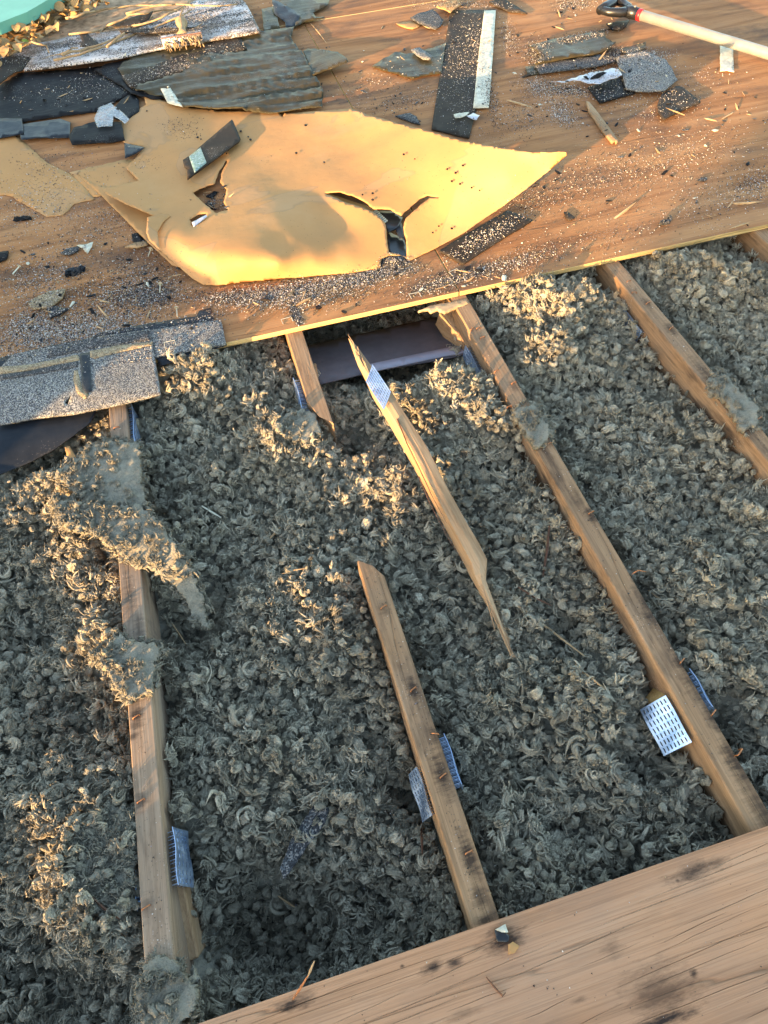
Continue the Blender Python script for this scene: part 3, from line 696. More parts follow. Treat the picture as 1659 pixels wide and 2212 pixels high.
# nail plates
L_ = -CW / 2; R_ = CW / 2
def py_y(px, py, z=0): return float(at(px, py, z)[1])
def chord_plate(t, x, side, ya, yb, z0, z1, gap, tilt=0.0, rows=9, cols=4):
    xs = x + side * (CW / 2 + gap)
    return plate(t, (xs + side * 0, ya, z0), (xs, yb, z0), (xs + side * tilt, ya, z1), rows, cols, min(gap + .004, .013), tdir=(-1 if side < 0 else 1))
chord_plate(t1, TX[1], 1, py_y(290, 955), py_y(275, 870), -.004, -.05, .010, 0, 9, 4)
chord_plate(t1, TX[1], 1, py_y(400, 1905), py_y(368, 1785), -.004, -.050, .013, .008, 7, 4)
chord_plate(t1, TX[1], -1, py_y(297, 1960), py_y(294, 1850), -.02, -.05, .010, .004, 7, 4)
chord_plate(t2, TX[2], -1, py_y(662, 885), py_y(640, 805), -.012, -.05, .012, .002, 9, 4)
chord_plate(t3, TX[2], 1, py_y(995, 1690), py_y(955, 1580), -.012, -.05, .012, .004, 7, 4)
chord_plate(t3, TX[2], -1, py_y(940, 1755), py_y(905, 1650), -.012, -.040, .004, .014, 8, 4)
chord_plate(t4, TX[3], -1, py_y(1040, 785), py_y(1002, 725), -.030, -.062, .010, .006, 9, 4)
chord_plate(t4, TX[3], -1, py_y(1525, 1590), py_y(1462, 1490), -.012, -.048, .006, .034, 7, 7)
chord_plate(t4, TX[3], 1, py_y(1553, 1520), py_y(1490, 1440), -.008, -.04, .012, .016, 6, 3)
chord_plate(t5, TX[4], -1, py_y(1395, 690), py_y(1350, 640), -.035, -.065, .008, .006, 8, 4)
# webs that meet the chords
beam('web_member', at(960, 678, -.06), at(1012, 760, -.10), .038, .07, M['fresh'], t4, (0, 0, 1))
beam('web_member', at(1315, 606, -.06), at(1362, 680, -.10), .038, .07, M['fresh'], t5, (0, 0, 1))
p = at(1432, 1500, -.05); beam('web_member', (p[0] - .012, p[1] + .0, p[2] + .012), (p[0] + .06, p[1] - .13, p[2] - .10), .036, .040, M['rot'], t4, (0, 0, 1))
p = at(382, 1850, -.06); q = at(425, 2060, -.10); beam('web_member', p, q, .018, .06, M['fresh'], t1, (0, 0, 1))
p = at(678, 800, -.04); q = at(690, 905, -.06); beam('broken_scab', p, q, .016, .05, M['fresh'], t2)

# broken piece of rafter lying loose on the wool
stn = [((752, 730), (757, 731), .012, .004), ((762, 757), (774, 752), .013, .012), ((774, 790), (800, 788), .014, .026), ((790, 826), (822, 815), .014, .032),
       ((806, 858), (846, 846), .014, .034), ((828, 896), (872, 890), .012, .036), ((870, 968), (920, 962), .008, .036), ((915, 1050), (965, 1050), .004, .036),
       ((950, 1117), (1011, 1132), .001, .036), ((980, 1175), (1034, 1175), -.002, .036), ((1004, 1222), (1051, 1208), -.003, .036), ((1014, 1245), (1050, 1235), -.004, .032),
       ((1026, 1264), (1050, 1252), -.008, .026), ((1053, 1312), (1066, 1300), -.015, .014), ((1080, 1365), (1087, 1358), -.023, .008), ((1104, 1418), (1107, 1416), -.03, .003)]
V = []; F = []; cols_ = 5
for i, (l, r_, z, d) in enumerate(stn):
    j = [rnd.uniform(-2, 2) for _ in range(4)]; l = (l[0] + rnd.uniform(-1.5, 1.5), l[1]); r_ = (r_[0] + rnd.uniform(-1.5, 1.5), r_[1])
    ri = (l[0] * .66 + r_[0] * .34 + j[0], l[1] * .66 + r_[1] * .34)
    a = at(l[0], l[1], z - d * .75); b = at(ri[0], ri[1], z); c_ = at(r_[0], r_[1], z + .001); mid_ = at((ri[0] + r_[0]) / 2, (ri[1] + r_[1]) / 2 + 1, z + .0025)
    e = np.array([c_[0] + .002, c_[1] - .002, c_[2] - d]); V += [a, b, mid_, c_, e]
m = len(stn)
for i in range(m - 1):
    for k in range(cols_): F.append((i * cols_ + k, i * cols_ + (k + 1) % cols_, (i + 1) * cols_ + (k + 1) % cols_, (i + 1) * cols_ + k))
F.append(tuple(range(cols_))[::-1]); F.append(tuple((m - 1) * cols_ + k for k in range(cols_)))
bp = thing('broken_rafter_piece', V[7 * cols_], 'loose split rafter piece with pointed ends and a blue grey nail plate, on the wool', 'broken rafter')
Va = np.array(V); dirv = Va[10 * cols_ + 1] - Va[4 * cols_ + 1]; ang = math.atan2(dirv[0], -dirv[1])
o = mk('split_timber', V, [tuple(reversed(f)) for f in F], M['fresh'], None, origin=V[7 * cols_])
R0 = Matrix.Rotation(ang, 4, 'Z'); o.data.transform(R0.inverted()); o.parent = bp; o.location = (0, 0, 0); o.rotation_euler = (0, 0, ang)
sb = o.modifiers.new('smooth', 'SUBSURF'); sb.levels = sb.render_levels = 2; sb.subdivision_type = 'SIMPLE'
plate(bp, at(829, 885, .020), at(790, 824, .020), at(844, 846, .030), 8, 7, .008, 1)

def sliver(pts, r0, mat='fresh', name='torn_fibre'):
    v, f = tube([at(*q) for q in pts], [r0 * (1 - .8 * i / (len(pts) - 1)) for i in range(len(pts))], 4); return mk(name, v, f, M[mat], bp)
for i in range(9):
    a = rnd.random(); sliver([(800 - 30 * a, 815 - 45 * a, .016), (786 - 26 * a + rnd.uniform(-4, 4), 785 - 45 * a, .016 + rnd.uniform(-.006, .008)), (776 - 22 * a + rnd.uniform(-6, 6), 762 - 40 * a, .016 + rnd.uniform(-.01, .014))], .0022)
for i in range(10):
    a = rnd.random(); x0, y0 = 1030 + 45 * a, 1245 + 95 * a; sliver([(x0, y0, -.006 - .014 * a), (x0 + 18 + rnd.uniform(-6, 6), y0 + 42, -.012 - .014 * a), (x0 + 32 + rnd.uniform(-9, 9), y0 + 84, -.016 - .012 * a)], .0024, 'chord' if i % 2 else 'fresh')
sliver([(858, 905, .014), (880, 960, .012), (905, 1010, .010), (935, 1075, .006), (965, 1130, .003)], .0016, 'rust', 'dark_split'); sliver([(905, 1030, .010), (930, 1090, .006), (970, 1165, .001), (1000, 1215, -.001)], .0014, 'rust', 'dark_split')
# vent baffle under the deck edge
bz = lambda x, y: -.085 - .0006 * (760 - y)
bf = thing('vent_baffle', at(820, 750, -.12), 'purple grey cardboard vent baffle in the dark gap under the deck edge', 'vent baffle')
sheet('baffle_panel', [(640, 752), (945, 684), (1000, 700), (1010, 765), (960, 775), (815, 800), (690, 830)], bz, M['purple'], .003, 14, .3, parent=bf, reg=False)
sheet('baffle_fold', [(780, 790), (960, 752), (1005, 745), (1006, 762), (960, 769), (785, 806)], lambda x, y: bz(x, y) + .006, M['purplel'], .003, 14, .4, parent=bf, reg=False)

# ------------------------------------------------------------------ matted crusts of wool on the rafters
def mat_piece(poly, zf, label, thick=.010, seed=1, edge=70, lumps=25):
    c0 = np.mean(np.array(poly), 0); zc = float(np.mean(zf(np.array([c0[0]]), np.array([c0[1]]))))
    t = thing('wool_mat', at(c0[0], c0[1], zc - thick), label, 'insulation mat', 'matted wool crusts on the rafters')
    sheet('crust', poly, zf, M['matwool'], thick, 4, 12, .0045, (55, 55), parent=t, reg=False, seed=seed + 60)
    r = np.random.default_rng(seed); pts = dens(poly, 9, 4, seed); parts = []
    for i in range(int(edge * 1.3)):
        p = pts[r.integers(len(pts))]; q = np.array(p) + r.normal(0, 5, 2)
        z = float(zf(np.array([p[0]]), np.array([p[1]]))[0]) - r.uniform(thick * .5, thick * 1.6); wp = at(q[0], q[1], z)
        kx = r.integers(0, 4); v, f = (nodule(seed * 10 + i, 3) if kx == 0 else flake(seed * 10 + i, 12, 6) if kx < 3 else wisp(seed * 10 + i)) if i % 3 == 0 else lock(seed * 10 + i); v = np.asarray(v) * r.uniform(.0045, .0085)
        a, b, c_ = r.uniform(0, 6.28, 3); Rm = np.array(Matrix.Rotation(a, 3, 'X') @ Matrix.Rotation(b, 3, 'Y') @ Matrix.Rotation(c_, 3, 'Z'))
        parts.append((v @ Rm.T + wp, f))
    a = np.array(poly); k_ = 0
    while k_ < lumps:
        q = np.array([r.uniform(a[:, 0].min(), a[:, 0].max()), r.uniform(a[:, 1].min(), a[:, 1].max())]); fx = (q[0] - a[:, 0].min()) / np.ptp(a[:, 0])
        if not inpoly(q[None], poly)[0] or r.random() < (fx - .1) * (1.25 if seed != 7 else .3): continue
        k_ += 1; z = float(zf(q[:1], q[1:])[0]) + r.uniform(-.004, .006); v, f = nodule(seed * 10 + k_, 3) if k_ % 5 == 0 else lock(seed * 10 + k_); v = np.asarray(v) * r.uniform(.0045, .0075)
        Rm = np.array(Matrix.Rotation(r.uniform(0, 6.28), 3, 'Z') @ Matrix.Rotation(r.normal(0, .6), 3, 'X')); parts.append((v @ Rm.T + at(q[0], q[1], z), f))
    v, f = join(parts); mk('frayed_edge', v, f, M['matwool'], t, kind='stuff', smooth=True)
    return t
cz = lambda z: (lambda x, y: np.full(np.shape(x), float(z)))
mat_piece([(165, 990), (200, 962), (240, 950), (300, 958), (306, 1050), (315, 1092), (262, 1108), (205, 1090), (150, 1055), (118, 1022)], cz(.012), 'flat wide wool crust on the leftmost rafter just below the black felt flap', .010, 1, 110, 110)
mat_piece([(113, 1078), (170, 1085), (267, 1094), (300, 1090), (347, 1130), (360, 1157), (383, 1187), (417, 1240), (437, 1290), (450, 1357), (417, 1334), (397, 1290), (370, 1258), (317, 1224), (290, 1225), (255, 1190), (200, 1150), (127, 1130)],
          lambda x, y: .020 - .055 * np.clip((np.asarray(y) - 1180) / 170, 0, 1), 'long torn strip of wool crust hanging over the right side of the leftmost rafter', .010, 2, 150, 190)
mat_piece([(225, 1400), (262, 1368), (275, 1385), (335, 1390), (345, 1410), (330, 1430), (330, 1470), (328, 1492), (280, 1510), (262, 1502), (240, 1460), (208, 1420)], cz(.011), 'ragged square of wool crust halfway down the leftmost rafter', .010, 3, 90, 45)
mat_piece([(1105, 893), (1130, 876), (1160, 878), (1185, 918), (1190, 938), (1162, 966), (1148, 952), (1120, 908)], cz(.010), 'small wool crust on the long rafter under the sheet joint', .012, 4, 70)
mat_piece([(1530, 816), (1566, 806), (1589, 837), (1619, 860), (1640, 884), (1633, 920), (1606, 928), (1586, 897), (1569, 864), (1537, 846)], cz(.010), 'wool crust on the rafter near the right edge', .012, 5, 80)
mat_piece([(312, 2085), (340, 2062), (385, 2080), (395, 2110), (424, 2130), (418, 2185), (380, 2215), (300, 2240), (295, 2150)], cz(.010), 'wool crust at the bottom of the leftmost rafter beside the wide board', .020, 6, 90)
mat_piece([(190, 1765), (250, 1742), (290, 1752), (294, 1850), (280, 1930), (235, 1990), (180, 1960), (130, 1900), (150, 1830)], cz(-.008), 'crumbling heap of wool crust at the lower left beside the leftmost rafter', .02, 7, 190, 330)
mat_piece([(585, 905), (640, 885), (680, 890), (692, 930), (660, 950), (600, 945)], cz(-.004), 'wool crust against the sawn off rafter stub', .016, 8, 70)

# ------------------------------------------------------------------ kraft paper, folded and torn
CP = np.array([(310, 205, 2.0), (362, 222, 2), (430, 235, 1.8), (520, 240, 1.8), (640, 245, 2.2), (757, 235, 6.0), (870, 270, 10), (1000, 305, 14), (1100, 322, 17), (1222, 332, 20),
               (1190, 365, 14), (1080, 450, 6.0), (1000, 505, 2.6), (935, 541, 1.5), (880, 560, 1.4), (824, 578, 1.4), (760, 590, 1.4), (680, 598, 1.4), (600, 606, 1.4), (530, 612, 1.4), (470, 618, 1.4), (440, 616, 1.6), (412, 600, 2.2), (385, 575, 3.5), (350, 545, 4.3), (320, 515, 4.6),
               (830, 530, 3.2), (760, 552, 3.4), (680, 565, 4.6), (600, 572, 6.6), (530, 575, 6.6), (470, 575, 6.3), (420, 555, 6.4),
               (760, 505, 3.8), (600, 525, 7.0), (480, 530, 8.0), (390, 515, 6.2), (700, 465, 4.6), (740, 430, 5.6), (800, 435, 6.0), (600, 470, 7.4), (500, 480, 6.4), (420, 475, 4.6), (350, 455, 3.6),
               (700, 400, 5.4), (600, 400, 4.2), (500, 380, 2.6), (400, 350, 2.0), (300, 300, 1.6), (290, 360, 1.6), (225, 412, 4.2), (300, 440, 4.4), (310, 395, 2.4), (255, 290, 1.6), (330, 250, 1.8),
               (900, 420, 6.6), (860, 470, 4.9), (1000, 420, 8.8), (1100, 390, 12.5), (900, 500, 3.6), (760, 330, 5.4), (700, 290, 4.0), (640, 320, 3.4), (850, 350, 8.0), (950, 350, 10.8), (760, 420, 6.0), (800, 500, 4.2)], float)
def tps(cp):
    P = cp[:, :2] / 300.; z = cp[:, 2] / 100.; n = len(P)
    U = lambda r: np.where(r > 1e-9, r * r * np.log(r + 1e-12), 0)
    K = U(np.hypot(P[:, None, 0] - P[None, :, 0], P[:, None, 1] - P[None, :, 1])) + 1e-4 * np.eye(n)
    Q = np.hstack([np.ones((n, 1)), P]); A = np.block([[K, Q], [Q.T, np.zeros((3, 3))]]); wv = np.linalg.solve(A, np.concatenate([z, np.zeros(3)]))
    def f(x, y):
        x = np.asarray(x, float) / 300; y = np.asarray(y, float) / 300
        r = U(np.hypot(x[..., None] - P[:, 0], y[..., None] - P[:, 1]))
        return np.maximum(.0135, r @ wv[:n] + wv[n] + wv[n + 1] * x + wv[n + 2] * y)
    return f
zk = tps(CP)
KO = [(310, 205), (326, 207), (340, 215), (362, 222), (430, 235), (520, 240), (602, 241), (610, 256), (616, 243), (640, 245), (700, 240), (757, 235), (800, 250), (870, 270), (950, 290), (1000, 305), (1080, 320), (1150, 330), (1222, 331),
      (1224, 337), (1190, 366), (1140, 406), (1080, 451), (1000, 506), (935, 541), (886, 563), (879, 563), (870, 553), (840, 552), (824, 560), (821, 579), (760, 590), (680, 598), (600, 606), (530, 612), (470, 618), (440, 617), (415, 602), (385, 576), (352, 546), (320, 516), (316, 503), (330, 492), (338, 470),
      (312, 458), (270, 440), (232, 420), (223, 411), (232, 405), (300, 392), (272, 362), (290, 345), (312, 320), (270, 310), (252, 297), (250, 267), (272, 258), (290, 243), (316, 228), (313, 215)]
H1 = [(417, 418), (436, 408), (463, 399), (470, 380), (488, 346), (491, 349), (479, 374), (476, 396), (490, 412), (484, 438), (493, 455), (467, 462), (443, 443)]
H2 = [(701, 420), (733, 417), (766, 427), (790, 440), (806, 453), (843, 454), (866, 467), (890, 445), (905, 432), (923, 423), (950, 427), (929, 427), (912, 440), (893, 457), (876, 473), (871, 492), (877, 518), (878, 532), (878, 556), (858, 549), (840, 545), (836, 518), (835, 498), (831, 482), (806, 459), (780, 449), (750, 441), (725, 430)]
H3 = [(410, 476), (432, 464), (447, 463), (440, 476), (420, 490), (414, 488)]
kp = thing('kraft_paper', at(600, 600, .012), 'large torn tan kraft paper sheet curled up and sunlit on the deck', 'paper')
sheet('paper_sheet', KO, zk, M['kraft'], .0010, 5.5, 1.6, .0032, (3.2, 3.2), ridge=True, holes=[H1, H2, H3], parent=kp, seed=4, hjag=2.2)
zk2 = SHEETS[-1][2]
for px, py in [(872, 333), (896, 343), (966, 365), (984, 373), (976, 391), (994, 397), (1019, 405), (1036, 411), (1000, 357), (783, 420), (805, 417), (805, 431), (948, 488), (935, 502), (976, 493), (427, 296), (434, 300), (489, 331), (536, 295), (541, 301), (520, 283), (317, 239), (640, 330), (660, 270), (700, 350)]:
    r7 = rnd.uniform(1.6, 2.9); sheet('nail_hole', [(px + r7 * math.cos(t * .785), py + r7 * .8 * math.sin(t * .785)) for t in range(8)], lambda x, y: zk2(x, y) + .0052, M['felt'], .0008, 3, .2, parent=kp, reg=False, seed=3)
# turned back flap at its left end
sheet('torn_flap', [(318, 470), (345, 460), (368, 466), (352, 480), (340, 500), (345, 540), (322, 518), (316, 503)], lambda x, y: zk(x, y) + .006 + .012 * np.clip((360 - np.asarray(x)) / 40, 0, 1), M['kraft'], .0014, 6, 1.2, parent=kp, seed=8, reg=False)
sheet('under_fold', [(166, 374), (205, 398), (230, 402), (300, 430), (345, 468), (360, 500), (365, 540), (388, 577), (372, 572), (318, 522), (268, 472), (222, 425), (190, 397)], lambda x, y: .0145 + .012 * np.clip((np.asarray(y) - 400) / 150, 0, 1), M['kraft'], .0014, 8, 1.2, .001, (12, 12), parent=kp, seed=12, reg=False)
# the part folded back underneath
sheet('under_fold', [(700, 415), (806, 449), (840, 470), (800, 500), (720, 470)], cz(.022), M['kraft'], .0014, 12, 1, parent=kp, seed=9, reg=False)

# glued remains of paper flat on the deck
sheet('paper_remnant', [(-10, 284), (20, 281), (55, 310), (100, 350), (150, 375), (178, 400), (205, 430), (160, 440), (135, 465), (100, 468), (60, 445), (20, 422), (-10, 420)], .0145, M['kraft'], .002, 9, 3, .0012, (10, 30),
      label='flat tan paper remnant glued to the deck at the left edge', cat='paper')
sheet('paper_remnant', [(150, 372), (210, 358), (270, 345), (330, 350), (310, 400), (230, 420), (200, 425)], .0140, M['kraft'], .0016, 9, 3, .0008, (10, 30),
      label='thin paper remnant between the left remnant and the big curled sheet', cat='paper')

# ------------------------------------------------------------------ old shingles at the lower left
uf = thing('underlay_strip', at(300, 740, .012), 'blue black felt strip showing above the shingles at the deck edge', 'felt')
sheet('felt_strip', [(-10, 775), (110, 746), (195, 730), (215, 717), (330, 697), (425, 683), (430, 671), (455, 664), (464, 690), (490, 745), (430, 765), (345, 791), (334, 770), (-10, 830)],
      lambda x, y: .0145 - .02 * np.clip((np.asarray(y) - 745 + .22 * (np.asarray(x) - 480)) / 45, 0, 1), M['felt_blue'], .0015, 9, 1.5, .0012, (20, 20), parent=uf)
sh2 = thing('roof_shingle', at(410, 730, .014), 'narrow granule shingle scrap at the right end of the shingle strip', 'shingle')
sheet('shingle_tab', [(318, 714), (400, 701), (477, 690), (482, 712), (488, 743), (420, 756), (335, 771), (330, 740)], .0185, M['shingle'], .004, 7, 1.2, .001, (30, 30), parent=sh2)
sh1 = thing('roof_shingle', at(170, 820, .014), 'large granule coated shingle overhanging the deck edge at the left', 'shingle')
sheet('shingle_tab', [(-10, 805), (30, 764), (110, 750), (200, 730), (323, 711), (334, 770), (347, 851), (260, 873), (163, 893), (80, 903), (-10, 918)], lambda x, y: .0205 - .012 * np.clip((np.asarray(y) - 850) / 60, 0, 1), M['shingle'], .004, 8, 1.2, .0018, (14, 14),
      holes=[[(140, 868), (148, 858), (154, 852), (150, 862), (146, 875)]], parent=sh1)
zs1 = SHEETS[-1][2]
zs = lambda x, y: zs1(x, y) + .0011
sheet('cutout_slot', [(172, 764), (194, 760), (198, 845), (184, 850), (178, 840)], zs, M['felt_blue'], .0011, 8, 1, parent=sh1, reg=False)
sheet('sealant_stripe', [(0, 792), (60, 788), (168, 766), (172, 778), (130, 785), (60, 800), (0, 808)], zs, M['tan_grit'], .0011, 8, 1.4, parent=sh1, reg=False)
sheet('sealant_stripe', [(194, 758), (260, 745), (330, 738), (328, 746), (270, 758), (205, 774), (195, 772)], zs, M['tan_grit'], .0011, 8, 1.6, parent=sh1, reg=False)
sheet('sealant_stripe', [(160, 800), (168, 800), (178, 842), (192, 852), (184, 862), (166, 848), (158, 820)], zs, M['tan_grit'], .0011, 8, 1.4, parent=sh1, reg=False)
sheet('dark_band', [(0, 810), (60, 802), (168, 780), (168, 793), (70, 810), (0, 820)], zs, M['shingle_dark'], .0011, 8, 1, parent=sh1, reg=False)
sheet('dark_band', [(110, 752), (200, 731), (322, 713), (326, 734), (200, 752), (172, 760), (100, 772)], zs, M['shingle_dark'], .0011, 8, 1, parent=sh1, reg=False)
sheet('felt_flap', [(-15, 905), (100, 885), (205, 872), (206, 890), (195, 912), (160, 940), (110, 975), (60, 1000), (-15, 1030)],
      lambda x, y: -.004 - .022 * np.clip((np.asarray(y) - 890 + .24 * (np.asarray(x) - 150)) / 90, 0, 1) ** 1.5, M['felt_blue'], .002, 8, 1.5, .002, (12, 12), label='blue black felt flap drooping over the wool below the shingles', cat='felt')
sheet('felt_crumb', [(140, 966), (150, 963), (166, 990), (158, 993), (146, 998)], lambda x, y: -.018 + 0 * np.asarray(x), M['kraft'], .003, 5, 1, .003, (60, 60), label='tan torn crumb lying on the drooping felt flap', cat='scrap')

# ------------------------------------------------------------------ torn membranes, upper left
W1 = dict(wr=.007, wf=(3, 28)); 
sheet('black_membrane', [(-10, 190), (40, 158), (140, 150), (262, 140), (283, 188), (283, 204), (255, 215), (215, 238), (160, 247), (110, 255), (45, 264), (20, 280), (-10, 283)], .020, M['felt'], .002, 9, 2, **W1,
      label='smooth black roofing membrane at the left edge above the tan paper', cat='membrane')
sheet('black_membrane', [(255, 150), (300, 118), (420, 98), (565, 72), (636, 61), (628, 80), (642, 104), (660, 128), (670, 148), (676, 162), (690, 180), (699, 202), (696, 220), (697, 233), (640, 240), (610, 244), (520, 242), (430, 237), (395, 234), (380, 215), (300, 200), (283, 190)],
      .028, M['felt_olive'], .002, 4.5, 2, .011, (3.0, 24), ridge=True, label='wrinkled olive black membrane spread behind the curled paper', cat='membrane')
sheet('black_membrane', [(200, 150), (300, 122), (380, 112), (425, 150), (400, 205), (330, 216), (283, 206), (268, 190)], .023, M['felt'], .002, 6, 3, .006, (6, 24), ridge=True,
      label='crumpled black membrane half hidden by the long dark shingle strip', cat='membrane')
sheet('felt_strip', [(-10, 258), (48, 258), (52, 290), (20, 296), (-10, 300)], .0215, M['felt_blue'], .002, 8, 2, .004, (6, 24), ridge=True, label='black felt strip at the left edge just above the tan paper remnant', cat='felt')
sheet('membrane_strip', [(655, 112), (665, 106), (730, 113), (745, 124), (752, 133), (720, 148), (676, 164), (668, 145)], lambda x, y: .028 + .02 * np.clip((np.asarray(x) - 670) / 80, 0, 1), M['felt_olive'], .002, 5, 1.2, .004, (4, 26), ridge=True,
      label='short membrane strip curling off the right end of the wrinkled membrane', cat='membrane')
sheet('membrane_strip', [(588, -5), (640, -8), (712, 0), (708, 10), (676, 26), (682, 36), (702, 37), (655, 47), (636, 60), (640, 40), (620, 20)], .026, M['felt_olive'], .002, 8, 2, .004, (6, 30), label='olive membrane remnant at the top edge on the sunlit deck', cat='membrane')
sheet('membrane_flap', [(587, -2), (602, 3), (650, 31), (642, 48), (632, 61), (617, 60), (616, 47), (592, 28)], lambda x, y: .045 - .0004 * (np.asarray(y) - 0), M['felt_blue'], .002, 7, 1, .004, (30, 30), label='folded back black membrane flap at the top of the wrinkled membrane', cat='membrane')
sheet('membrane_strip', [(565, 20), (590, 12), (605, 60), (570, 68)], .030, M['felt_olive'], .002, 7, 2, .006, (10, 50), label='crumpled shiny membrane bit beside the folded black flap', cat='membrane')
sheet('felt_strip', [(262, 165), (283, 189), (400, 150), (533, 104), (513, 71), (485, 79), (365, 128)], .036, M['felt_brown'], .004, 9, 1.2, .002, (8, 8), label='long dark shingle strip lying across the wrinkled membrane', cat='shingle strip')
sheet('felt_strip', [(40, 270), (130, 256), (152, 262), (150, 297), (46, 302)], .022, M['felt_blue'], .002, 8, 1.5, **W1, label='narrow black felt strip below the smooth membrane', cat='felt')
sheet('felt_strip', [(148, 294), (160, 275), (210, 262), (262, 262), (269, 300), (240, 306), (155, 312)], .024, M['felt'], .002, 8, 2, **W1, label='black felt piece touching the left corner of the curled paper', cat='felt')
sheet('felt_strip', [(268, 308), (312, 318), (295, 330), (270, 341)], .026, M['felt_blue'], .002, 6, 1, label='small blue black felt triangle tucked at the curled paper', cat='felt')
sheet('felt_strip', [(230, 250), (262, 215), (285, 200), (300, 215), (300, 240), (270, 262)], .022, M['felt'], .002, 8, 2, label='crumpled black felt under the clear plastic film', cat='felt')
sheet('dark_felt', [(-10, 127), (75, 115), (60, 135), (47, 152), (30, 156), (-10, 186)], lambda x, y: .03 + .02 * np.clip((60 - np.asarray(x)) / 60, 0, 1), M['felt_brown'], .003, 8, 2, .003, (12, 12), label='brown dusty felt piece curling up at the left edge', cat='felt')
sheet('frosted_flashing', [(-10, 105), (60, 96), (120, 84), (170, 72), (230, 66), (300, 60), (350, 40), (420, 2), (520, -6), (534, 12), (545, 33), (563, 67), (510, 77), (365, 101), (190, 134), (50, 149), (75, 117), (-10, 132)],
      lambda x, y: .034 + .012 * np.clip((np.asarray(y) + .22 * np.asarray(x) - 130) / 50, 0, 1), M['frost'], .006, 9, 1.2, .006, (5, 16), label='long white frosted metal flashing strewn with granules', cat='flashing')
sheet('felt_scrap', [(170, 73), (190, 72), (205, 88), (215, 95), (195, 102), (172, 100), (178, 88)], .052, M['felt_brown'], .002, 6, 1.5, label='small brown felt scrap on the white flashing below the brush', cat='scrap')
sheet('felt_scrap', [(255, 62), (330, 60), (420, 58), (390, 66), (330, 72), (260, 70)], .052, M['felt_brown'], .003, 6, 1.5, .002, (20, 20), label='flat brown felt sliver on the white flashing', cat='scrap')
sheet('felt_scrap', [(230, 52), (250, 48), (330, 24), (322, 40), (290, 56), (250, 58)], .050, M['felt_brown'], .003, 6, 1.5, .002, (20, 20), label='curved brown felt scrap above the white flashing', cat='scrap')
sheet('plastic_film', [(212, 232), (240, 223), (262, 240), (280, 258), (270, 266), (245, 250), (243, 272), (210, 274), (203, 255)], .032, M['clear'], .0006, 5, .6, .006, (25, 25), label='crumpled clear plastic film on the black felt', cat='plastic film')
sheet('adhesive_strip', [(341, 180), (364, 181), (368, 190), (395, 231), (362, 222)], .034, M['pale'], .0015, 6, .6, .002, (30, 30), label='pale adhesive strip running under the edge of the curled paper', cat='tape')
tp = thing('shingle_scrap', at(450, 320, .03), 'dark shingle scrap with green tape lying on the curled paper', 'shingle scrap')
zt_ = lambda x, y: .034 + .012 * np.clip((np.asarray(y) - 300) / 80, 0, 1)
sheet('shingle_back', [(501, 258), (504, 262), (519, 298), (515, 305), (404, 386), (405, 364), (397, 358), (395, 345), (416, 332), (430, 318)], zt_, M['felt_brown'], .005, 7, .8, parent=tp)
sheet('green_tape', [(408, 338), (433, 318), (446, 351), (420, 373)], lambda x, y: zt_(x, y) + .0012, M['gtape'], .0012, 6, .3, parent=tp, reg=False)

# ------------------------------------------------------------------ scraps on the sunlit deck
def scrap(name, poly, z, mat, label, cat='shingle scrap', thick=.004, wr=.002, jag=1.4, step=6, wf=(25, 25), **k): return sheet(name, poly, z, M[mat], thick, step, jag, wr, wf, label=label, cat=cat, **k)
scrap('shingle_strip', [(973, 22), (1071, 20), (1060, 150), (1055, 190), (1030, 232), (1013, 298), (932, 278), (952, 150)], .018, 'felt_brown', 'long dark shingle strip standing upright in view behind the curled paper', 'shingle strip', step=9, jag=.6)
scrap('sealing_strip', [(1046, 23), (1071, 22), (1066, 100), (1056, 232), (1022, 232), (1036, 100)], .023, 'pale', 'pale sealing strip lying along the upright dark shingle strip', 'strip', .003, .001, .6, 8)
scrap('membrane_scrap', [(803, 143), (828, 126), (853, 112), (890, 116), (963, 93), (953, 158), (915, 163), (890, 170), (865, 162)], .020, 'felt_olive', 'wrinkled olive membrane scrap left of the upright shingle strip', 'membrane', .002, .006, 1.2, 6, (6, 45))
scrap('shingle_chip', [(888, 107), (906, 102), (934, 121), (930, 127), (914, 127), (900, 118)], .030, 'shingle', 'small grey shingle chip on the olive membrane scrap')
scrap('shingle_chunk', [(886, 38), (905, 28), (936, 20), (958, 43), (952, 55), (940, 62), (906, 50)], .024, 'shingle_dark', 'grey granule chunk near the top, left of the upright strip')
scrap('paper_scrap', [(855, 50), (885, 46), (911, 50), (905, 58), (890, 63), (868, 57)], .016, 'kraft', 'tan paper scrap under the grey granule chunk', 'scrap', .002)
scrap('paper_scrap', [(951, 7), (990, -4), (996, 10), (972, 28), (962, 20), (942, 16)], .03, 'kraft', 'bright yellow paper scrap at the top of the upright strip', 'scrap', .002, .006)
scrap('felt_scrap', [(1056, 3), (1085, -5), (1140, 28), (1100, 24), (1075, 14)], .02, 'felt_brown', 'grey felt scrap at the top edge right of the upright strip', 'scrap')
scrap('shingle_scrap', [(948, 541), (1022, 497), (1097, 454), (1151, 475), (1075, 521), (1000, 570)], .018, 'felt_brown', 'dark rectangular shingle scrap in front of the curled paper', step=8, jag=.7)
scrap('felt_chip', [(853, 250), (886, 243), (900, 252), (908, 268), (886, 262)], .018, 'shingle_dark', 'black felt chip behind the top edge of the curled paper', 'scrap')
scrap('foil_flake', [(980, 247), (1014, 241), (1008, 248), (996, 253), (983, 254)], .026, 'pale', 'pale curled flake at the lower end of the upright strip', 'scrap', .001, .004)
scrap('foil_flake', [(1008, 250), (1022, 244), (1036, 250), (1030, 258), (1018, 256)], .026, 'white', 'silvery flake beside the pale curled flake', 'scrap', .001, .004)
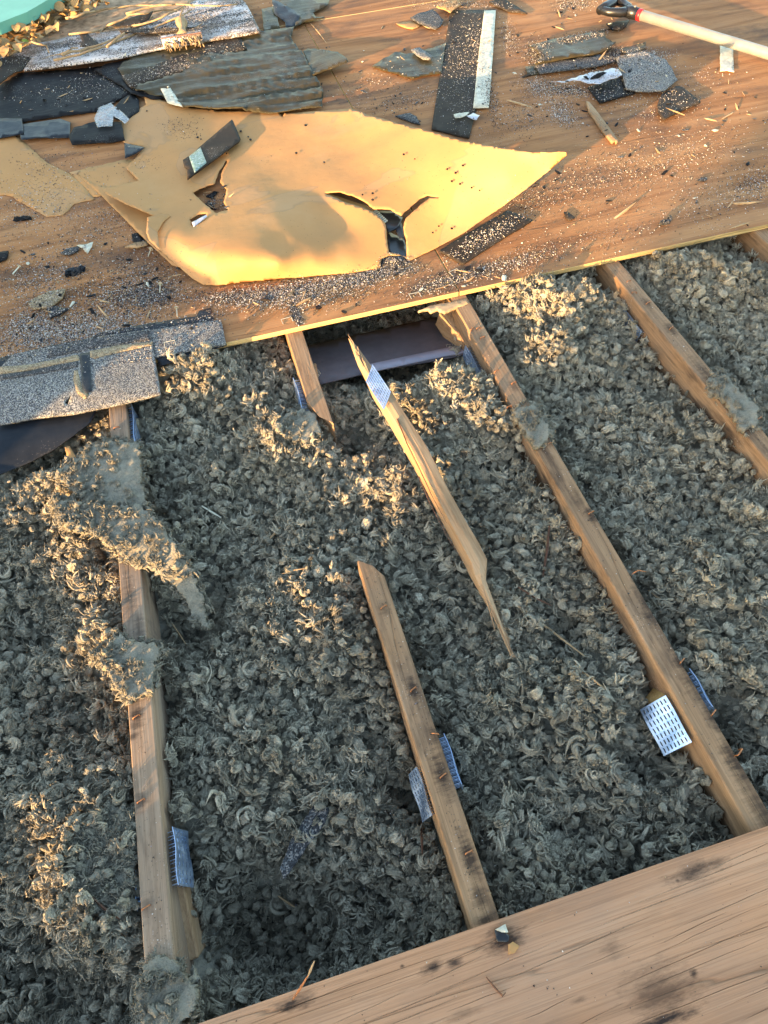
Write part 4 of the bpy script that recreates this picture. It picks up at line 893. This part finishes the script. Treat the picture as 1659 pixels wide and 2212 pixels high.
# heap at the upper right
scrap('membrane_scrap', [(1142, 98), (1200, 84), (1306, 66), (1309, 83), (1331, 90), (1318, 103), (1280, 117), (1156, 136), (1169, 120), (1160, 108)], .034, 'felt_olive', 'largest olive membrane scrap of the heap below the shovel grip', 'membrane', .003, .007, 1.6, 7, (5, 45))
scrap('shingle_scrap', [(1154, 137), (1240, 122), (1296, 118), (1345, 128), (1290, 142), (1166, 158)], .026, 'shingle_dark', 'black shingle strip under the largest olive scrap of the heap')
scrap('membrane_scrap', [(1340, 105), (1396, 90), (1394, 104), (1363, 121), (1348, 116)], .026, 'felt_olive', 'small olive membrane scrap at the right of the heap', 'membrane', .002, .004)
scrap('shingle_chunk', [(1330, 123), (1390, 110), (1440, 130), (1452, 150), (1463, 173), (1433, 197), (1353, 193), (1345, 165)], .032, 'shingle', 'brown granule chunk with a crack in the middle of the heap', wr=.006, wf=(20, 20))
scrap('shingle_scrap', [(1270, 188), (1300, 178), (1341, 166), (1372, 200), (1330, 212), (1296, 222)], .022, 'felt', 'black square shingle scrap under the crumpled foil')
scrap('foil_strip', [(1190, 174), (1230, 172), (1256, 163), (1293, 152), (1336, 148), (1344, 163), (1320, 170), (1293, 181), (1270, 181), (1253, 174), (1200, 177)], lambda x, y: .034 + .012 * np.clip((np.asarray(x) - 1250) / 80, 0, 1), 'white', 'twisted silvery foil strip on the heap', 'foil', .001, .008, .8, 5)
scrap('shingle_chip', [(1460, 186), (1480, 190), (1514, 220), (1475, 236), (1434, 258), (1422, 240), (1420, 225), (1428, 205)], .026, 'felt_brown', 'grey shingle scrap with a torn corner at the right of the heap', wr=.004)
scrap('felt_chip', [(1135, 143), (1158, 142), (1168, 160), (1140, 162)], .018, 'felt_olive', 'tiny olive felt chip at the left end of the heap', 'scrap', .002)
scrap('felt_chip', [(1310, 50), (1340, 45), (1360, 43), (1352, 56), (1340, 63), (1322, 63)], .026, 'felt', 'black felt chip under the shovel grip', 'scrap')
scrap('tape_piece', [(1555, 98), (1583, 103), (1586, 156), (1570, 152), (1556, 154)], .018, 'pale', 'pale tape piece half under the shovel shaft', 'tape', .0012, .003)
# clods and chips
def clod(px, py, r, z, mat, label, cat='clod', fl=.7, seed=1):
    v, f = nodule(seed, 3); p = at(px, py, z); return mk('dark_clod', np.asarray(v) * np.array([r, r * .8, r * fl]) + p + np.array([0, 0, r * fl * .6]), f, M[mat], None, label, cat, smooth=False)
clod(1435, 484, .017, DT, 'shingle_dark', 'black tar clod on the right of the deck', seed=3)
clod(165, 590, .018, DT, 'felt_blue', 'shiny black tar clod on the left of the deck', seed=5)
clod(50, 474, .018, DT, 'felt', 'black knotted felt clod below the left paper remnant', seed=6, fl=.4)
clod(72, 1, .0, DT, 'felt', 'x') if False else None
scrap('shingle_chunk', [(60, 653), (84, 640), (110, 628), (141, 624), (134, 642), (107, 663), (67, 666)], .024, 'tan_grit', 'grey tan granule chunk on the left of the deck', wr=.004)
scrap('felt_chip', [(100, 663), (120, 660), (147, 666), (128, 678), (107, 686)], .022, 'felt_blue', 'black felt chip touching the grey tan chunk', 'scrap', wr=.006)
scrap('shingle_chip', [(130, 546), (145, 535), (170, 531), (168, 540), (150, 550)], .019, 'shingle_dark', 'dark granule chip beside the fan shaped paper bit')
scrap('paper_scrap', [(166, 530), (180, 528), (201, 522), (198, 532), (188, 546), (178, 536)], .022, 'pale', 'fan shaped pale paper bit on the left of the deck', 'scrap', .0015, .004)
scrap('felt_chip', [(-5, 544), (18, 542), (14, 556), (-5, 566)], .02, 'felt', 'black chip cut by the left edge of the picture', 'scrap')
scrap('felt_chip', [(1218, 458), (1226, 457), (1242, 470), (1230, 476), (1222, 470)], .016, 'felt_brown', 'dark triangular chip on the right of the deck', 'scrap', .002)
scrap('felt_chip', [(284, 505), (300, 503), (312, 520), (298, 526), (286, 520)], .018, 'felt', 'black chip tucked under the left end of the curled paper', 'scrap')
scrap('felt_chip', [(444, 425), (462, 412), (470, 414), (458, 428)], .016, 'felt', 'black chip showing through the torn hole in the paper', 'scrap', .002)
scrap('felt_chip', [(436, 445), (452, 432), (462, 448), (450, 456)], .016, 'felt', 'second black chip in the torn hole, nearest the camera', 'scrap', .002)
scrap('foil_flake', [(414, 480), (446, 464), (447, 468), (418, 490)], .058, 'white', 'silvery sliver poking from the small hole in the paper', 'scrap', .001, .001, .5, 4)
# things inside the gash of the paper
gs = thing('shingle_roll', at(855, 510, .012), 'black shingle pieces with a ribbed edge inside the gash in the paper', 'shingle')
sheet('ribbed_back', [(812, 456), (846, 455), (870, 470), (858, 492), (838, 500), (830, 480)], cz(.034), M['black'], .004, 6, .6, .002, (30, 30), parent=gs, reg=False)
for i in range(8):
    a = i / 8; px, py = 808 + 26 * a, 457 + 25 * a
    sheet('rib', [(px - 2, py), (px + 5, py - 5), (px + 7, py - 3), (px, py + 2.2)], cz(.0375), M['pale'], .002, 4, .1, parent=gs, reg=False)
sheet('grey_face', [(857, 482), (866, 476), (872, 500), (874, 516), (862, 514), (856, 500)], cz(.032), M['felt_blue'], .002, 6, .5, parent=gs, reg=False)
sheet('dark_face', [(838, 500), (872, 515), (880, 540), (882, 562), (860, 556), (838, 546)], cz(.015), M['black'], .002, 7, .5, parent=gs, reg=False)

# ------------------------------------------------------------------ splinters, nails, twigs
def stick(name, pts, r, mat, label, cat='splinter', zs=None, n=5, flat=1.0):
    P = [at(x, y, z) for x, y, z in pts]; rr = r if hasattr(r, '__len__') else [r * (.5 if i in (0, len(P) - 1) else 1) for i in range(len(P))]
    v, f = tube(P, rr, n); return mk(name, v, f, M[mat], None, label, cat)
scrap('wood_splint', [(1266, 218), (1273, 220), (1285, 234), (1318, 278), (1336, 304), (1331, 307), (1328, 302), (1322, 306), (1300, 280), (1273, 240)], .022, 'fresh', 'flat wooden splint on the deck below the heap', 'splinter', .007, .001, .5)
scrap('wood_splint', [(270, 533), (290, 524), (318, 521), (320, 527), (296, 534)], .020, 'splint', 'pale wood splint poking out under the left end of the paper', 'splinter', .004, .001, .6)
stick('wood_splinter', [(668, 47, .016), (688, 70, .018), (705, 93, .016)], .0018, 'splint', 'thin splinter on the sunlit deck right of the membranes')
zi = -.03
def wz(px, py, up=.012):
    z = -.04
    for _ in range(4):
        p = at(px, py, z); z = float(wool_h(np.array([p[0]]), np.array([p[1]]))[0]) + up
    return z
for pts, r, m_, lab in [([(1118, 1308), (1190, 1362), (1262, 1417)], .0022, 'splint', 'long pale splinter on the wool left of the long rafter'),
                        ([(1252, 1447), (1280, 1467), (1308, 1490)], .0022, 'splint', 'short pale splinter on the wool above the block end'),
                        ([(1187, 1135), (1182, 1190), (1173, 1245)], .0026, 'rust', 'dark upright splinter on the wool beside the long rafter'),
                        ([(1120, 1268), (1150, 1288), (1190, 1308)], .0018, 'rust', 'dark splinter half buried above the long pale one'),
                        ([(583, 1163), (595, 1150), (606, 1138)], .0026, 'splint', 'reddish wood chip on the wool in the middle bay'),
                        ([(372, 1347), (386, 1368), (402, 1392)], .0016, 'splint', 'thin splinter on the wool right of the leftmost rafter'),
                        ([(608, 1240), (630, 1232), (660, 1228)], .0013, 'splint', 'fine reddish needle on the wool in the middle bay'),
                        ([(436, 1093), (455, 1105), (478, 1118)], .0022, 'pale', 'pale curled flake on the wool below the sunlit heap'),
                        ([(910, 1775), (911, 1810), (913, 1850)], .0020, 'rust', 'dark splinter upright below the left nail plate of the broken rafter'),
                        ([(600, 1935), (622, 1950), (640, 1962)], .0016, 'splint', 'grey splinter on the dark wool near the wide board'),
                        ([(195, 1935), (225, 1962), (258, 1985)], .0018, 'rust', 'dark twig on the wool crust at the lower left'),
                        ([(1400, 1275), (1420, 1290), (1440, 1300)], .0013, 'splint', 'fine needle on the wool right of centre')]:
    stick('wood_splinter', [(x, y, wz(x, y, .014)) for x, y in pts], r, m_, lab)
z0 = wz(660, 1810, .016)
scrap('felt_tongue', [(676, 1742), (700, 1740), (711, 1746), (702, 1778), (664, 1826), (636, 1870), (612, 1900), (604, 1876), (630, 1812), (650, 1781)], lambda x, y: z0 + .006 + 0 * np.asarray(x), 'shingle_dark', 'black tongue shaped shingle scrap lying on the wool in the middle bay', wr=.003, jag=2.5)
# on the wide board
ZB = DT
stick('bent_nail', [(632, 2160, ZB), (648, 2136, ZB + .012), (665, 2108, ZB + .022)], .0016, 'copper', 'rusty bent nail at the upper edge of the wide board', 'nail')
stick('wood_splinter', [(664, 2112, ZB + .02), (671, 2095, ZB + .026), (679, 2076, ZB + .032)], .0016, 'splint', 'pale straw stuck on the bent nail', 'splinter')
stick('bent_nail', [(1050, 2110, ZB + .002), (1066, 2130, ZB + .003), (1086, 2152, ZB + .003), (1092, 2144, ZB + .002)], .0012, 'rust', 'dark hooked nail lying on the wide board', 'nail')
scrap('felt_chip', [(1068, 2010), (1084, 2000), (1100, 2022), (1098, 2035), (1074, 2034)], ZB + .005, 'black', 'black chip with a tan corner at the upper edge of the wide board', 'scrap', .003)
scrap('paper_scrap', [(1098, 2040), (1108, 2034), (1122, 2044), (1112, 2058), (1098, 2062)], ZB + .006, 'kraft', 'tan paper corner beside the black chip on the wide board', 'scrap', .002, .003)
scrap('paper_scrap', [(1070, 2008), (1092, 1996), (1098, 2014), (1084, 2014)], ZB + .008, 'pale', 'pale paper corner on top of the black chip', 'scrap', .002, .003)
nail_parts = {}
def roofing_nail(px, py, a, label):
    p = at(px, py, DT + .003); t = thing('roofing_nail', p, label, 'nail', 'roofing nails on the deck')
    d = np.array([math.cos(a), math.sin(a), .12])
    v, f = tube([p, p + d * .028], .0016, 6); mk('shank', v, f, M['wire'], t)
    e = p + d * .028; v, f = tube([e, e + d * .0012], .0055, 10); mk('head', v, f, M['wire'], t)
roofing_nail(320, 554, 1.2, 'roofing nail beside the left end of the curled paper'); roofing_nail(345, 632, 1.4, 'roofing nail on the grit below the curled paper')
roofing_nail(27, 592, .9, 'roofing nail near the left edge of the deck'); roofing_nail(383, 684, 1.5, 'roofing nail just above the blue black felt strip')
def big_staple(px, py, rz, label, zoff=DT):
    p = at(px, py, zoff + .001); w_ = .024
    pth = [(-w_ / 2, -.017, 0), (-w_ / 2, 0, .001), (w_ / 2, 0, .001), (w_ / 2, -.017, 0)]; v, f = tube(pth, .0009, 5); Rm = np.array(Matrix.Rotation(rz, 3, 'Z'))
    mk('wire_staple', np.array(v) @ Rm.T + p, f, M['wire'], None, label, 'staple', 'bright staples lying on the deck')
big_staple(618, 688, .10, 'bright staple on the deck left of the small granule heap'); big_staple(894, 634, .05, 'bright staple on the deck near the sheet joint')
big_staple(366, 738, .03, 'bright staple lying on the narrow shingle scrap', .021); big_staple(978, 585, .3, 'bright staple on the deck under the dark rectangular scrap')
# delaminated strip of the deck edge over the long rafter
sheet('torn_veneer', [(903, 672), (930, 660), (1008, 646), (1013, 655), (985, 664), (960, 676), (945, 668), (930, 674), (925, 668)], cz(.0015), M['splint'], .006, 5, 2.2, .001, (30, 30), parent=deck, reg=False)

# ------------------------------------------------------------------ shovel
sv = thing('shovel', at(1330, 50, .012), 'grey shafted shovel with black D grip and red collar at the top right', 'shovel')
a = np.array(at(1382, 32, .055)); b_ = np.array(at(1680, 122, .035)); d = (b_ - a) / np.linalg.norm(b_ - a); b2 = a + d * 1.35
v, f = tube([a, b2], .0165, 20); mk('shaft', v, f, M['alu'], sv, smooth=True)
v, f = tube([a - d * .006, a + d * .008], .0185, 20); mk('collar', v, f, M['red'], sv, smooth=True)
side_ = np.cross(d, (0, 0, 1)); side_ /= np.linalg.norm(side_); up_ = -side_ if side_[1] < 0 else side_
g0 = a - d * .004; W2 = .052
v, f = tube([g0, g0 - d * .03, g0 - d * .05], [.0185, .020, .019], 14); h1 = (v, f)
def arm(s): return tube([g0 - d * .04 + up_ * 0, g0 - d * .06 + up_ * s * W2 * .55, g0 - d * .09 + up_ * s * W2 * .95, g0 - d * .125 + up_ * s * W2], [.016, .015, .013, .013], 12)
mk('grip_socket', *h1, M['black'], sv, smooth=True)
for s in (-1, 1): mk('grip_arm', *arm(s), M['black'], sv, smooth=True)
c0 = g0 - d * .125; v, f = tube([c0 - up_ * W2 * 1.15, c0 - up_ * W2 * .4, c0 + up_ * W2 * .4, c0 + up_ * W2 * 1.15], [.014, .017, .017, .014], 14); mk('grip_bar', v, f, M['black'], sv, smooth=True)
v, f = tube([g0 - d * .02 + np.array([0, 0, .018]), g0 - d * .02 + np.array([0, 0, .0215])], .004, 8); mk('rivet', v, f, M['alu'], sv)
# blade beyond the frame
v, f = tube([b2 - d * .02, b2 + d * .06], [.018, .014], 14); mk('blade_socket', v, f, M['rust'], sv, smooth=True)
bl = []; 
for i in range(5):
    for j in range(7):
        u = i / 4; s = j / 6 - .5; q = b2 + d * (.05 + .24 * u) + up_ * s * .2 * (1 if u < .7 else 1 - (u - .7) * .6); bl.append(q + np.array([0, 0, .016 * (abs(s) * 2) ** 2 - .012 * u]))
bf_ = [(i * 7 + j, i * 7 + j + 1, (i + 1) * 7 + j + 1, (i + 1) * 7 + j) for i in range(4) for j in range(6)]
o = mk('blade', bl, bf_, M['galv'], sv, smooth=True); so = o.modifiers.new('thick', 'SOLIDIFY'); so.thickness = .002

# ------------------------------------------------------------------ brush, teal board, leaves and vines at the upper left
br = thing('old_brush', at(395, 60, .05), 'old paint brush with a knobbed grey handle on the white flashing', 'brush')
hb = at(396, 84, .055); ht = at(391, 40, .075); hd = (ht - hb); v, f = tube([hb, hb + hd * .3, hb + hd * .55, hb + hd * .8, hb + hd], [.028, .014, .011, .022, .010], 12); vv = np.array(v)
mk('handle', vv, f, M['vine'], br, smooth=True)
A = at(352, 98, .055); B = at(438, 85, .055)
ex = (B - A) / np.linalg.norm(B - A); 
def slab(p0, p1, h0, h1, dy0, dy1, t): # small box along p0-p1
    n_ = np.array([-(p1 - p0)[1], (p1 - p0)[0], 0]); n_ /= np.linalg.norm(n_)
    V = [q + n_ * dy + np.array([0, 0, z]) for q in (p0, p1) for dy, z in ((dy0, h0), (dy1, h0), (dy1, h1), (dy0, h1))]
    return V, [(3, 2, 1, 0), (4, 5, 6, 7), (0, 1, 5, 4), (1, 2, 6, 5), (2, 3, 7, 6), (3, 0, 4, 7)]
mk('ferrule', *slab(A, B, -.012, .018, .0, .035, 0), M['frost'], br); mk('red_band', *slab(A, B, -.013, .0195, .006, .014, 0), M['copper'], br)
prs = []
for i in range(46):
    q = A + (B - A) * rnd.uniform(.03, .97) + np.array([0, 0, rnd.uniform(-.008, .012)]); prs.append(tube([q, q + np.array([rnd.uniform(-.01, .01), -.014 - rnd.uniform(0, .014), -.006 + rnd.uniform(-.006, .006)])], [.003, .0012], 4))
mk('bristles', *join(prs), M['vine'], br, kind='stuff')
tb = thing('teal_board', at(30, 20, .10), 'teal painted board end in the upper left corner', 'board')
c4 = [at(-120, 84, .10), at(-6, 51, .10), at(58, 26, .10), at(104, -1, .10), at(150, -30, .10), at(40, -110, .10), at(-160, -40, .10)]
n = len(c4); V = [q for q in c4] + [q - np.array([0, 0, .035]) for q in c4]; F = [tuple(range(n))] + [tuple(range(2 * n - 1, n - 1, -1))] + [(i, i + n, (i + 1) % n + n, (i + 1) % n) for i in range(n)]
mk('painted_panel', V, F, M['teal'], tb); q = at(20, 10, .06); v, f = box(q[0] - .2, q[0] + .1, q[1] + .1, q[1] + .4, .012, .065); mk('block', v, f, M['board'], tb)
lp = thing('leaf_litter', at(100, 60, .012), 'heap of dry brown leaves in the upper left corner beside the teal board', 'leaves')
def leafmesh(m, seed):
    r = random.Random(seed); V = []; F = []; n1 = 6
    for i in range(n1 + 1):
        t = i / n1; w_ = math.sin(math.pi * min(1, t * .97 + .02)) ** .8 * .42 * (1 - .25 * t)
        for s in (-1, -.5, 0, .5, 1): V.append((t - .5, s * w_, .25 * (abs(s) ** 1.5) * w_ + .12 * math.sin(3 * t + r.random() * .3) + r.uniform(-.02, .02)))
    for i in range(n1):
        for j in range(4): a = i * 5 + j; F.append((a, a + 1, a + 6, a + 5))
    me = bpy.data.meshes.new('leaf'); me.from_pydata(V, [], F); me.materials.append(m); me.shade_smooth(); return me
lms = [leafmesh(M['leaf'], i) for i in range(5)]; lmg = leafmesh(M['leafg'], 9)
LEAFZONE = [(-20, 60), (60, 30), (110, 0), (230, -5), (235, 12), (150, 40), (110, 70), (60, 100), (-20, 150)]
cnt = 0
while cnt < 240:
    x, y = rnd.uniform(-20, 235), rnd.uniform(-5, 150)
    if not inpoly(np.array([[x, y]]), LEAFZONE)[0]: continue
    o = bpy.data.objects.new('leaf', lmg if cnt % 29 == 3 else rnd.choice(lms)); C.objects.link(o); o.parent = lp
    o.location = Vector(at(x, y, .02 + .05 * rnd.random())) - lp.location; s = rnd.uniform(.022, .055); o.scale = (s, s, s)
    o.rotation_euler = (rnd.uniform(-.8, .8), rnd.uniform(-.6, .6), rnd.uniform(0, 6.28)); cnt += 1
vn = thing('dry_vines', at(250, 50, .012), 'tangle of dry vine stems running from the brush to the leaves', 'vine')
VP = [[(115, 132), (170, 118), (230, 98), (310, 66), (370, 45), (440, 5)], [(135, 118), (190, 104), (250, 84), (330, 60), (385, 38), (410, 0)], [(140, 40), (210, 22), (280, 14), (360, 10), (450, 14), (540, 8)],
      [(150, 75), (220, 64), (290, 56), (350, 40), (400, 12), (420, -8)], [(60, 145), (110, 122), (150, 108), (175, 100)], [(200, 78), (240, 52), (280, 34), (330, 26), (380, 20), (430, -6)], [(20, 120), (70, 90), (100, 100), (112, 122)],
      [(270, 30), (330, 12), (390, 8), (440, 18)], [(230, 100), (270, 70), (300, 48), (345, 32)]]
for i, pts in enumerate(VP):
    P = []
    for k in range(len(pts) - 1):
        for t in (0, .33, .66): P.append(at(pts[k][0] * (1 - t) + pts[k + 1][0] * t + rnd.uniform(-3, 3), pts[k][1] * (1 - t) + pts[k + 1][1] * t + rnd.uniform(-2, 2), .05 + .02 * math.sin(k * 1.7 + i) + rnd.uniform(-.004, .004)))
    v, f = tube(P, [.0045 * (1 - .5 * j / len(P)) for j in range(len(P))], 6); mk('vine_stem', v, f, M['vine'], vn, smooth=True)
sheet('eave_soil', [(-20, 60), (120, -10), (440, -10), (400, 20), (300, 60), (200, 75), (100, 95), (-20, 115)], .0142, plain('brown_soil', (.34, .23, .14), .95, 0, .1, .5, 30, .8), .002, 14, 3, .004, (12, 12), kind='structure')

# ------------------------------------------------------------------ loose roof granules
BL = [  # cx, cy, rx, ry, count, dark share, slope
    (150, 720, 150, 30, 5200, .45, -.2), (60, 700, 70, 30, 1800, .4, -.2), (250, 640, 130, 40, 2600, .6, -.2), (90, 600, 90, 50, 1500, .45, -.2), (300, 580, 80, 40, 700, .6, -.2), (330, 640, 60, 20, 1600, .75, -.1),
    (560, 640, 90, 20, 2000, .6, -.12), (650, 625, 90, 22, 2400, .55, -.15), (640, 680, 11, 15, 900, .8, 1), (850, 565, 28, 14, 2600, .7, -.1), (820, 590, 70, 12, 1500, .65, -.12), (700, 640, 120, 24, 1100, .55, -.2),
    (760, 610, 60, 10, 900, .6, -.1), (480, 640, 70, 14, 700, .7, -.1), (1020, 590, 80, 14, 600, .5, -.25), (1130, 560, 70, 20, 500, .4, -.25), (930, 620, 60, 20, 400, .5, -.2),
    (1160, 120, 25, 30, 1300, .75, .3), (1250, 80, 60, 8, 900, .6, -.2), (1230, 195, 60, 12, 1300, .65, .1), (1170, 190, 40, 25, 900, .4, .3), (1215, 245, 30, 25, 700, .3, .4), (1330, 120, 20, 16, 900, .75, 0), (1400, 120, 40, 12, 900, .25, 0),
    (1300, 160, 60, 25, 600, .6, 0), (1130, 250, 60, 40, 700, .6, -.2), (1060, 210, 18, 40, 600, .6, 1.5), (1100, 80, 20, 30, 500, .6, 1), (1240, 10, 40, 10, 500, .6, 0), (1000, 10, 90, 8, 700, .6, 0), (1420, 200, 120, 60, 900, .25, -.2),
    (1450, 350, 200, 60, 1000, .35, -.2), (1250, 400, 150, 60, 700, .5, -.2), (1560, 430, 100, 40, 600, .4, -.2), (1150, 430, 60, 30, 300, .6, -.2), (1630, 400, 40, 30, 500, .6, -.2), (870, 220, 90, 20, 500, .7, -.2), (800, 180, 90, 30, 300, .7, -.2),
    (390, 60, 110, 25, 2200, .55, -.15), (450, 40, 60, 25, 1800, .6, -.15), (250, 110, 120, 16, 1600, .5, -.2), (100, 120, 90, 16, 900, .45, -.15), (400, 140, 120, 20, 900, .3, -.3), (200, 180, 150, 30, 700, .15, -.2), (500, 160, 130, 40, 500, .3, -.25),
    (80, 440, 90, 60, 800, .45, -.2), (230, 480, 80, 50, 800, .5, -.2), (120, 350, 90, 40, 250, .7, -.2), (380, 290, 60, 50, 350, .9, 0), (330, 330, 80, 50, 300, .9, 0), (525, 425, 30, 10, 700, .85, -.3), (545, 430, 25, 5, 300, .85, -.1), (450, 440, 25, 18, 450, .7, 0),
    (1000, 150, 45, 110, 900, .2, 0), (1030, 100, 20, 40, 300, .1, 0), (1050, 510, 70, 18, 450, .2, -.55), (600, 380, 200, 90, 120, .95, 0), (900, 400, 150, 70, 60, .95, 0), (1380, 160, 50, 30, 700, .3, 0),
    (150, 540, 200, 120, 900, .5, -.2), (1300, 520, 200, 40, 300, .5, -.22), (430, 690, 60, 8, 200, .6, -.2), (300, 760, 150, 40, 700, .4, -.2)]
GP = []; GD = []
for cx, cy, rx, ry, c_, dk, sl in BL:
    c_ = int(c_ * 1.9); u = rng.normal(0, .62, (c_, 2)); x = cx + u[:, 0] * rx; y = cy + u[:, 1] * ry + sl * u[:, 0] * rx
    GP.append(np.stack([x, y], -1)); GD.append(rng.random(c_) < dk)
GP = np.vstack(GP); GD = np.concatenate(GD)
wz_ = at(GP[:, 0], GP[:, 1], DT); k = (GP[:, 1] < 2000) & (GP[:, 1] > -60) & (wz_[:, 1] > YE + .004)
onp = inpoly(GP, KO) & (rng.random(len(GP)) > .16); GP0 = GP
keep_on = [(380, 290), (330, 330), (525, 425), (545, 430), (600, 380), (900, 400)]
nearon = np.zeros(len(GP), bool)
for a, b in keep_on: nearon |= np.hypot(GP[:, 0] - a, GP[:, 1] - b) < 70
k &= ~(onp & ~nearon)
GP, GD = GP[k], GD[k]
gz = topz(GP[:, 0], GP[:, 1]); pile = .010 * np.exp(-((GP[:, 0] - 850) / 26) ** 2 - ((GP[:, 1] - 560) / 13) ** 2) * rng.random(len(GP))
W = at(GP[:, 0], GP[:, 1], gz + .0006 + pile)
# tiny bits on the wide board, rafters and wool too
ex = []; ec = []
for i in range(420):
    x, y = rng.uniform(-.3, .8), YB - abs(rng.normal(0, .14)) - .004; ex.append((x, y, DT + .0006)); ec.append(rng.random() < .6)
for tx, y0_, y1_ in ((TX[1], .1, 1.1), (TX[2], .06, .62), (TX[3], .1, 1.25), (TX[4], .6, 1.25)):
    for i in range(330): ex.append((tx + rng.normal(0, .008), rng.uniform(y0_, y1_), .0012)); ec.append(rng.random() < .8)
for i in range(700):
    x, y = (rng.normal(.0, .13), rng.normal(.16, .09)) if i < 450 else (rng.uniform(-.6, 1.2), rng.uniform(.1, 1.2)); ex.append((x, y, float(wool_h(np.array([x]), np.array([y]))[0]) + .012)); ec.append(rng.random() < .12)
NB0 = len(W); W = np.vstack([W, np.array(ex)]); GD = np.concatenate([GD, np.array(ec)]); n = len(W)
oc = np.array([(1, 0, 0), (-.5, .87, 0), (-.5, -.87, 0), (.1, .1, .8), (0, 0, -.4)], float); of = np.array([(0, 1, 3), (1, 2, 3), (2, 0, 3), (1, 0, 4), (2, 1, 4), (0, 2, 4)])
r = rng.gamma(5, 1 / 5, n) * .00112; r = np.clip(r, .0006, .0030); r[NB0:] *= .62; ang = rng.uniform(0, 6.28, n); el = rng.uniform(.6, 1.5, n)
cs, sn = np.cos(ang), np.sin(ang); lx = oc[None, :, 0] * el[:, None]; ly = np.broadcast_to(oc[None, :, 1], lx.shape); lz = np.broadcast_to(oc[None, :, 2], lx.shape)
V = np.stack([(lx * cs[:, None] - ly * sn[:, None]) * r[:, None], (lx * sn[:, None] + ly * cs[:, None]) * r[:, None], lz * r[:, None]], -1) + W[:, None, :]
F = of[None] + (np.arange(n) * 5)[:, None, None]
gr = mk('roof_granules', V.reshape(-1, 3), F.reshape(-1, 3).tolist(), M['grit'], kind='stuff', label='loose black and pale roofing granules strewn over the deck', cat='granules')
pal_d = np.array([(.010, .010, .012), (.02, .02, .024), (.04, .038, .04), (.07, .06, .055)]); pal_l = np.array([(.38, .35, .30), (.5, .46, .41), (.24, .23, .23), (.34, .27, .16), (.22, .19, .21), (.58, .55, .52)])
gc = np.where(GD[:, None], pal_d[rng.integers(0, 4, n)], pal_l[rng.integers(0, 6, n)]); gc = np.repeat(np.concatenate([gc, np.ones((n, 1))], 1), 5, 0)
ca = gr.data.color_attributes.new('gcol', 'FLOAT_COLOR', 'POINT'); ca.data.foreach_set('color', gc.astype(np.float32).ravel())
print('granules', n)
# chips of shingle and wood strewn over the deck
prs = []; mi = []; r6 = np.random.default_rng(77); cms = ('felt', 'shingle_dark', 'splint', 'pale', 'felt_brown')
CB = [(150, 690, 160, 50), (250, 640, 140, 60), (110, 560, 120, 70), (330, 620, 60, 40), (600, 650, 140, 30), (820, 580, 70, 14), (1000, 600, 120, 30), (1150, 200, 90, 80), (1280, 150, 150, 60), (1400, 300, 180, 90), (1180, 380, 120, 60), (1500, 430, 120, 50), (860, 210, 90, 40),
      (1250, 60, 100, 40), (780, 120, 120, 60), (420, 150, 160, 40), (150, 200, 120, 40), (300, 80, 200, 30), (460, 440, 40, 20), (1000, 60, 80, 40), (1580, 250, 80, 90)]
for i in range(520):
    cx, cy, rx, ry = CB[i % len(CB)]; px, py = cx + r6.normal(0, .6) * rx, cy + r6.normal(0, .6) * ry
    if float(at(px, py, DT)[1]) < YE + .01 or (inpoly(np.array([[px, py]]), KO)[0] and abs(px - 460) > 50): continue
    k = r6.choice(5, p=[.3, .25, .25, .08, .12]); v, f = ico(1); z = float(topz(np.array([px]), np.array([py]))[0])
    sz = r6.gamma(3, 1 / 3) * .0042; el = r6.uniform(1, 2.2) if k != 2 else r6.uniform(2, 6); a = r6.uniform(0, 6.28)
    v = v * (1 + .5 * r6.normal(0, .5, v.shape)) * np.array([sz * el, sz * .7 / (1 if k != 2 else 2), sz * .35]); Rm = np.array(Matrix.Rotation(a, 3, 'Z') @ Matrix.Rotation(r6.normal(0, .25), 3, 'Y'))
    prs.append((v @ Rm.T + at(px, py, z + sz * .25), f)); mi += [int(k)] * len(f)
v, f = join(prs); dc = mk('debris_chips', v, f, [M[m_] for m_ in cms], kind='stuff', label='tiny chips of felt, shingle and wood strewn over the deck', cat='debris')
dc.data.polygons.foreach_set('material_index', mi)

for o in list(bpy.data.objects):
    if '_w' in o: del o['_w']
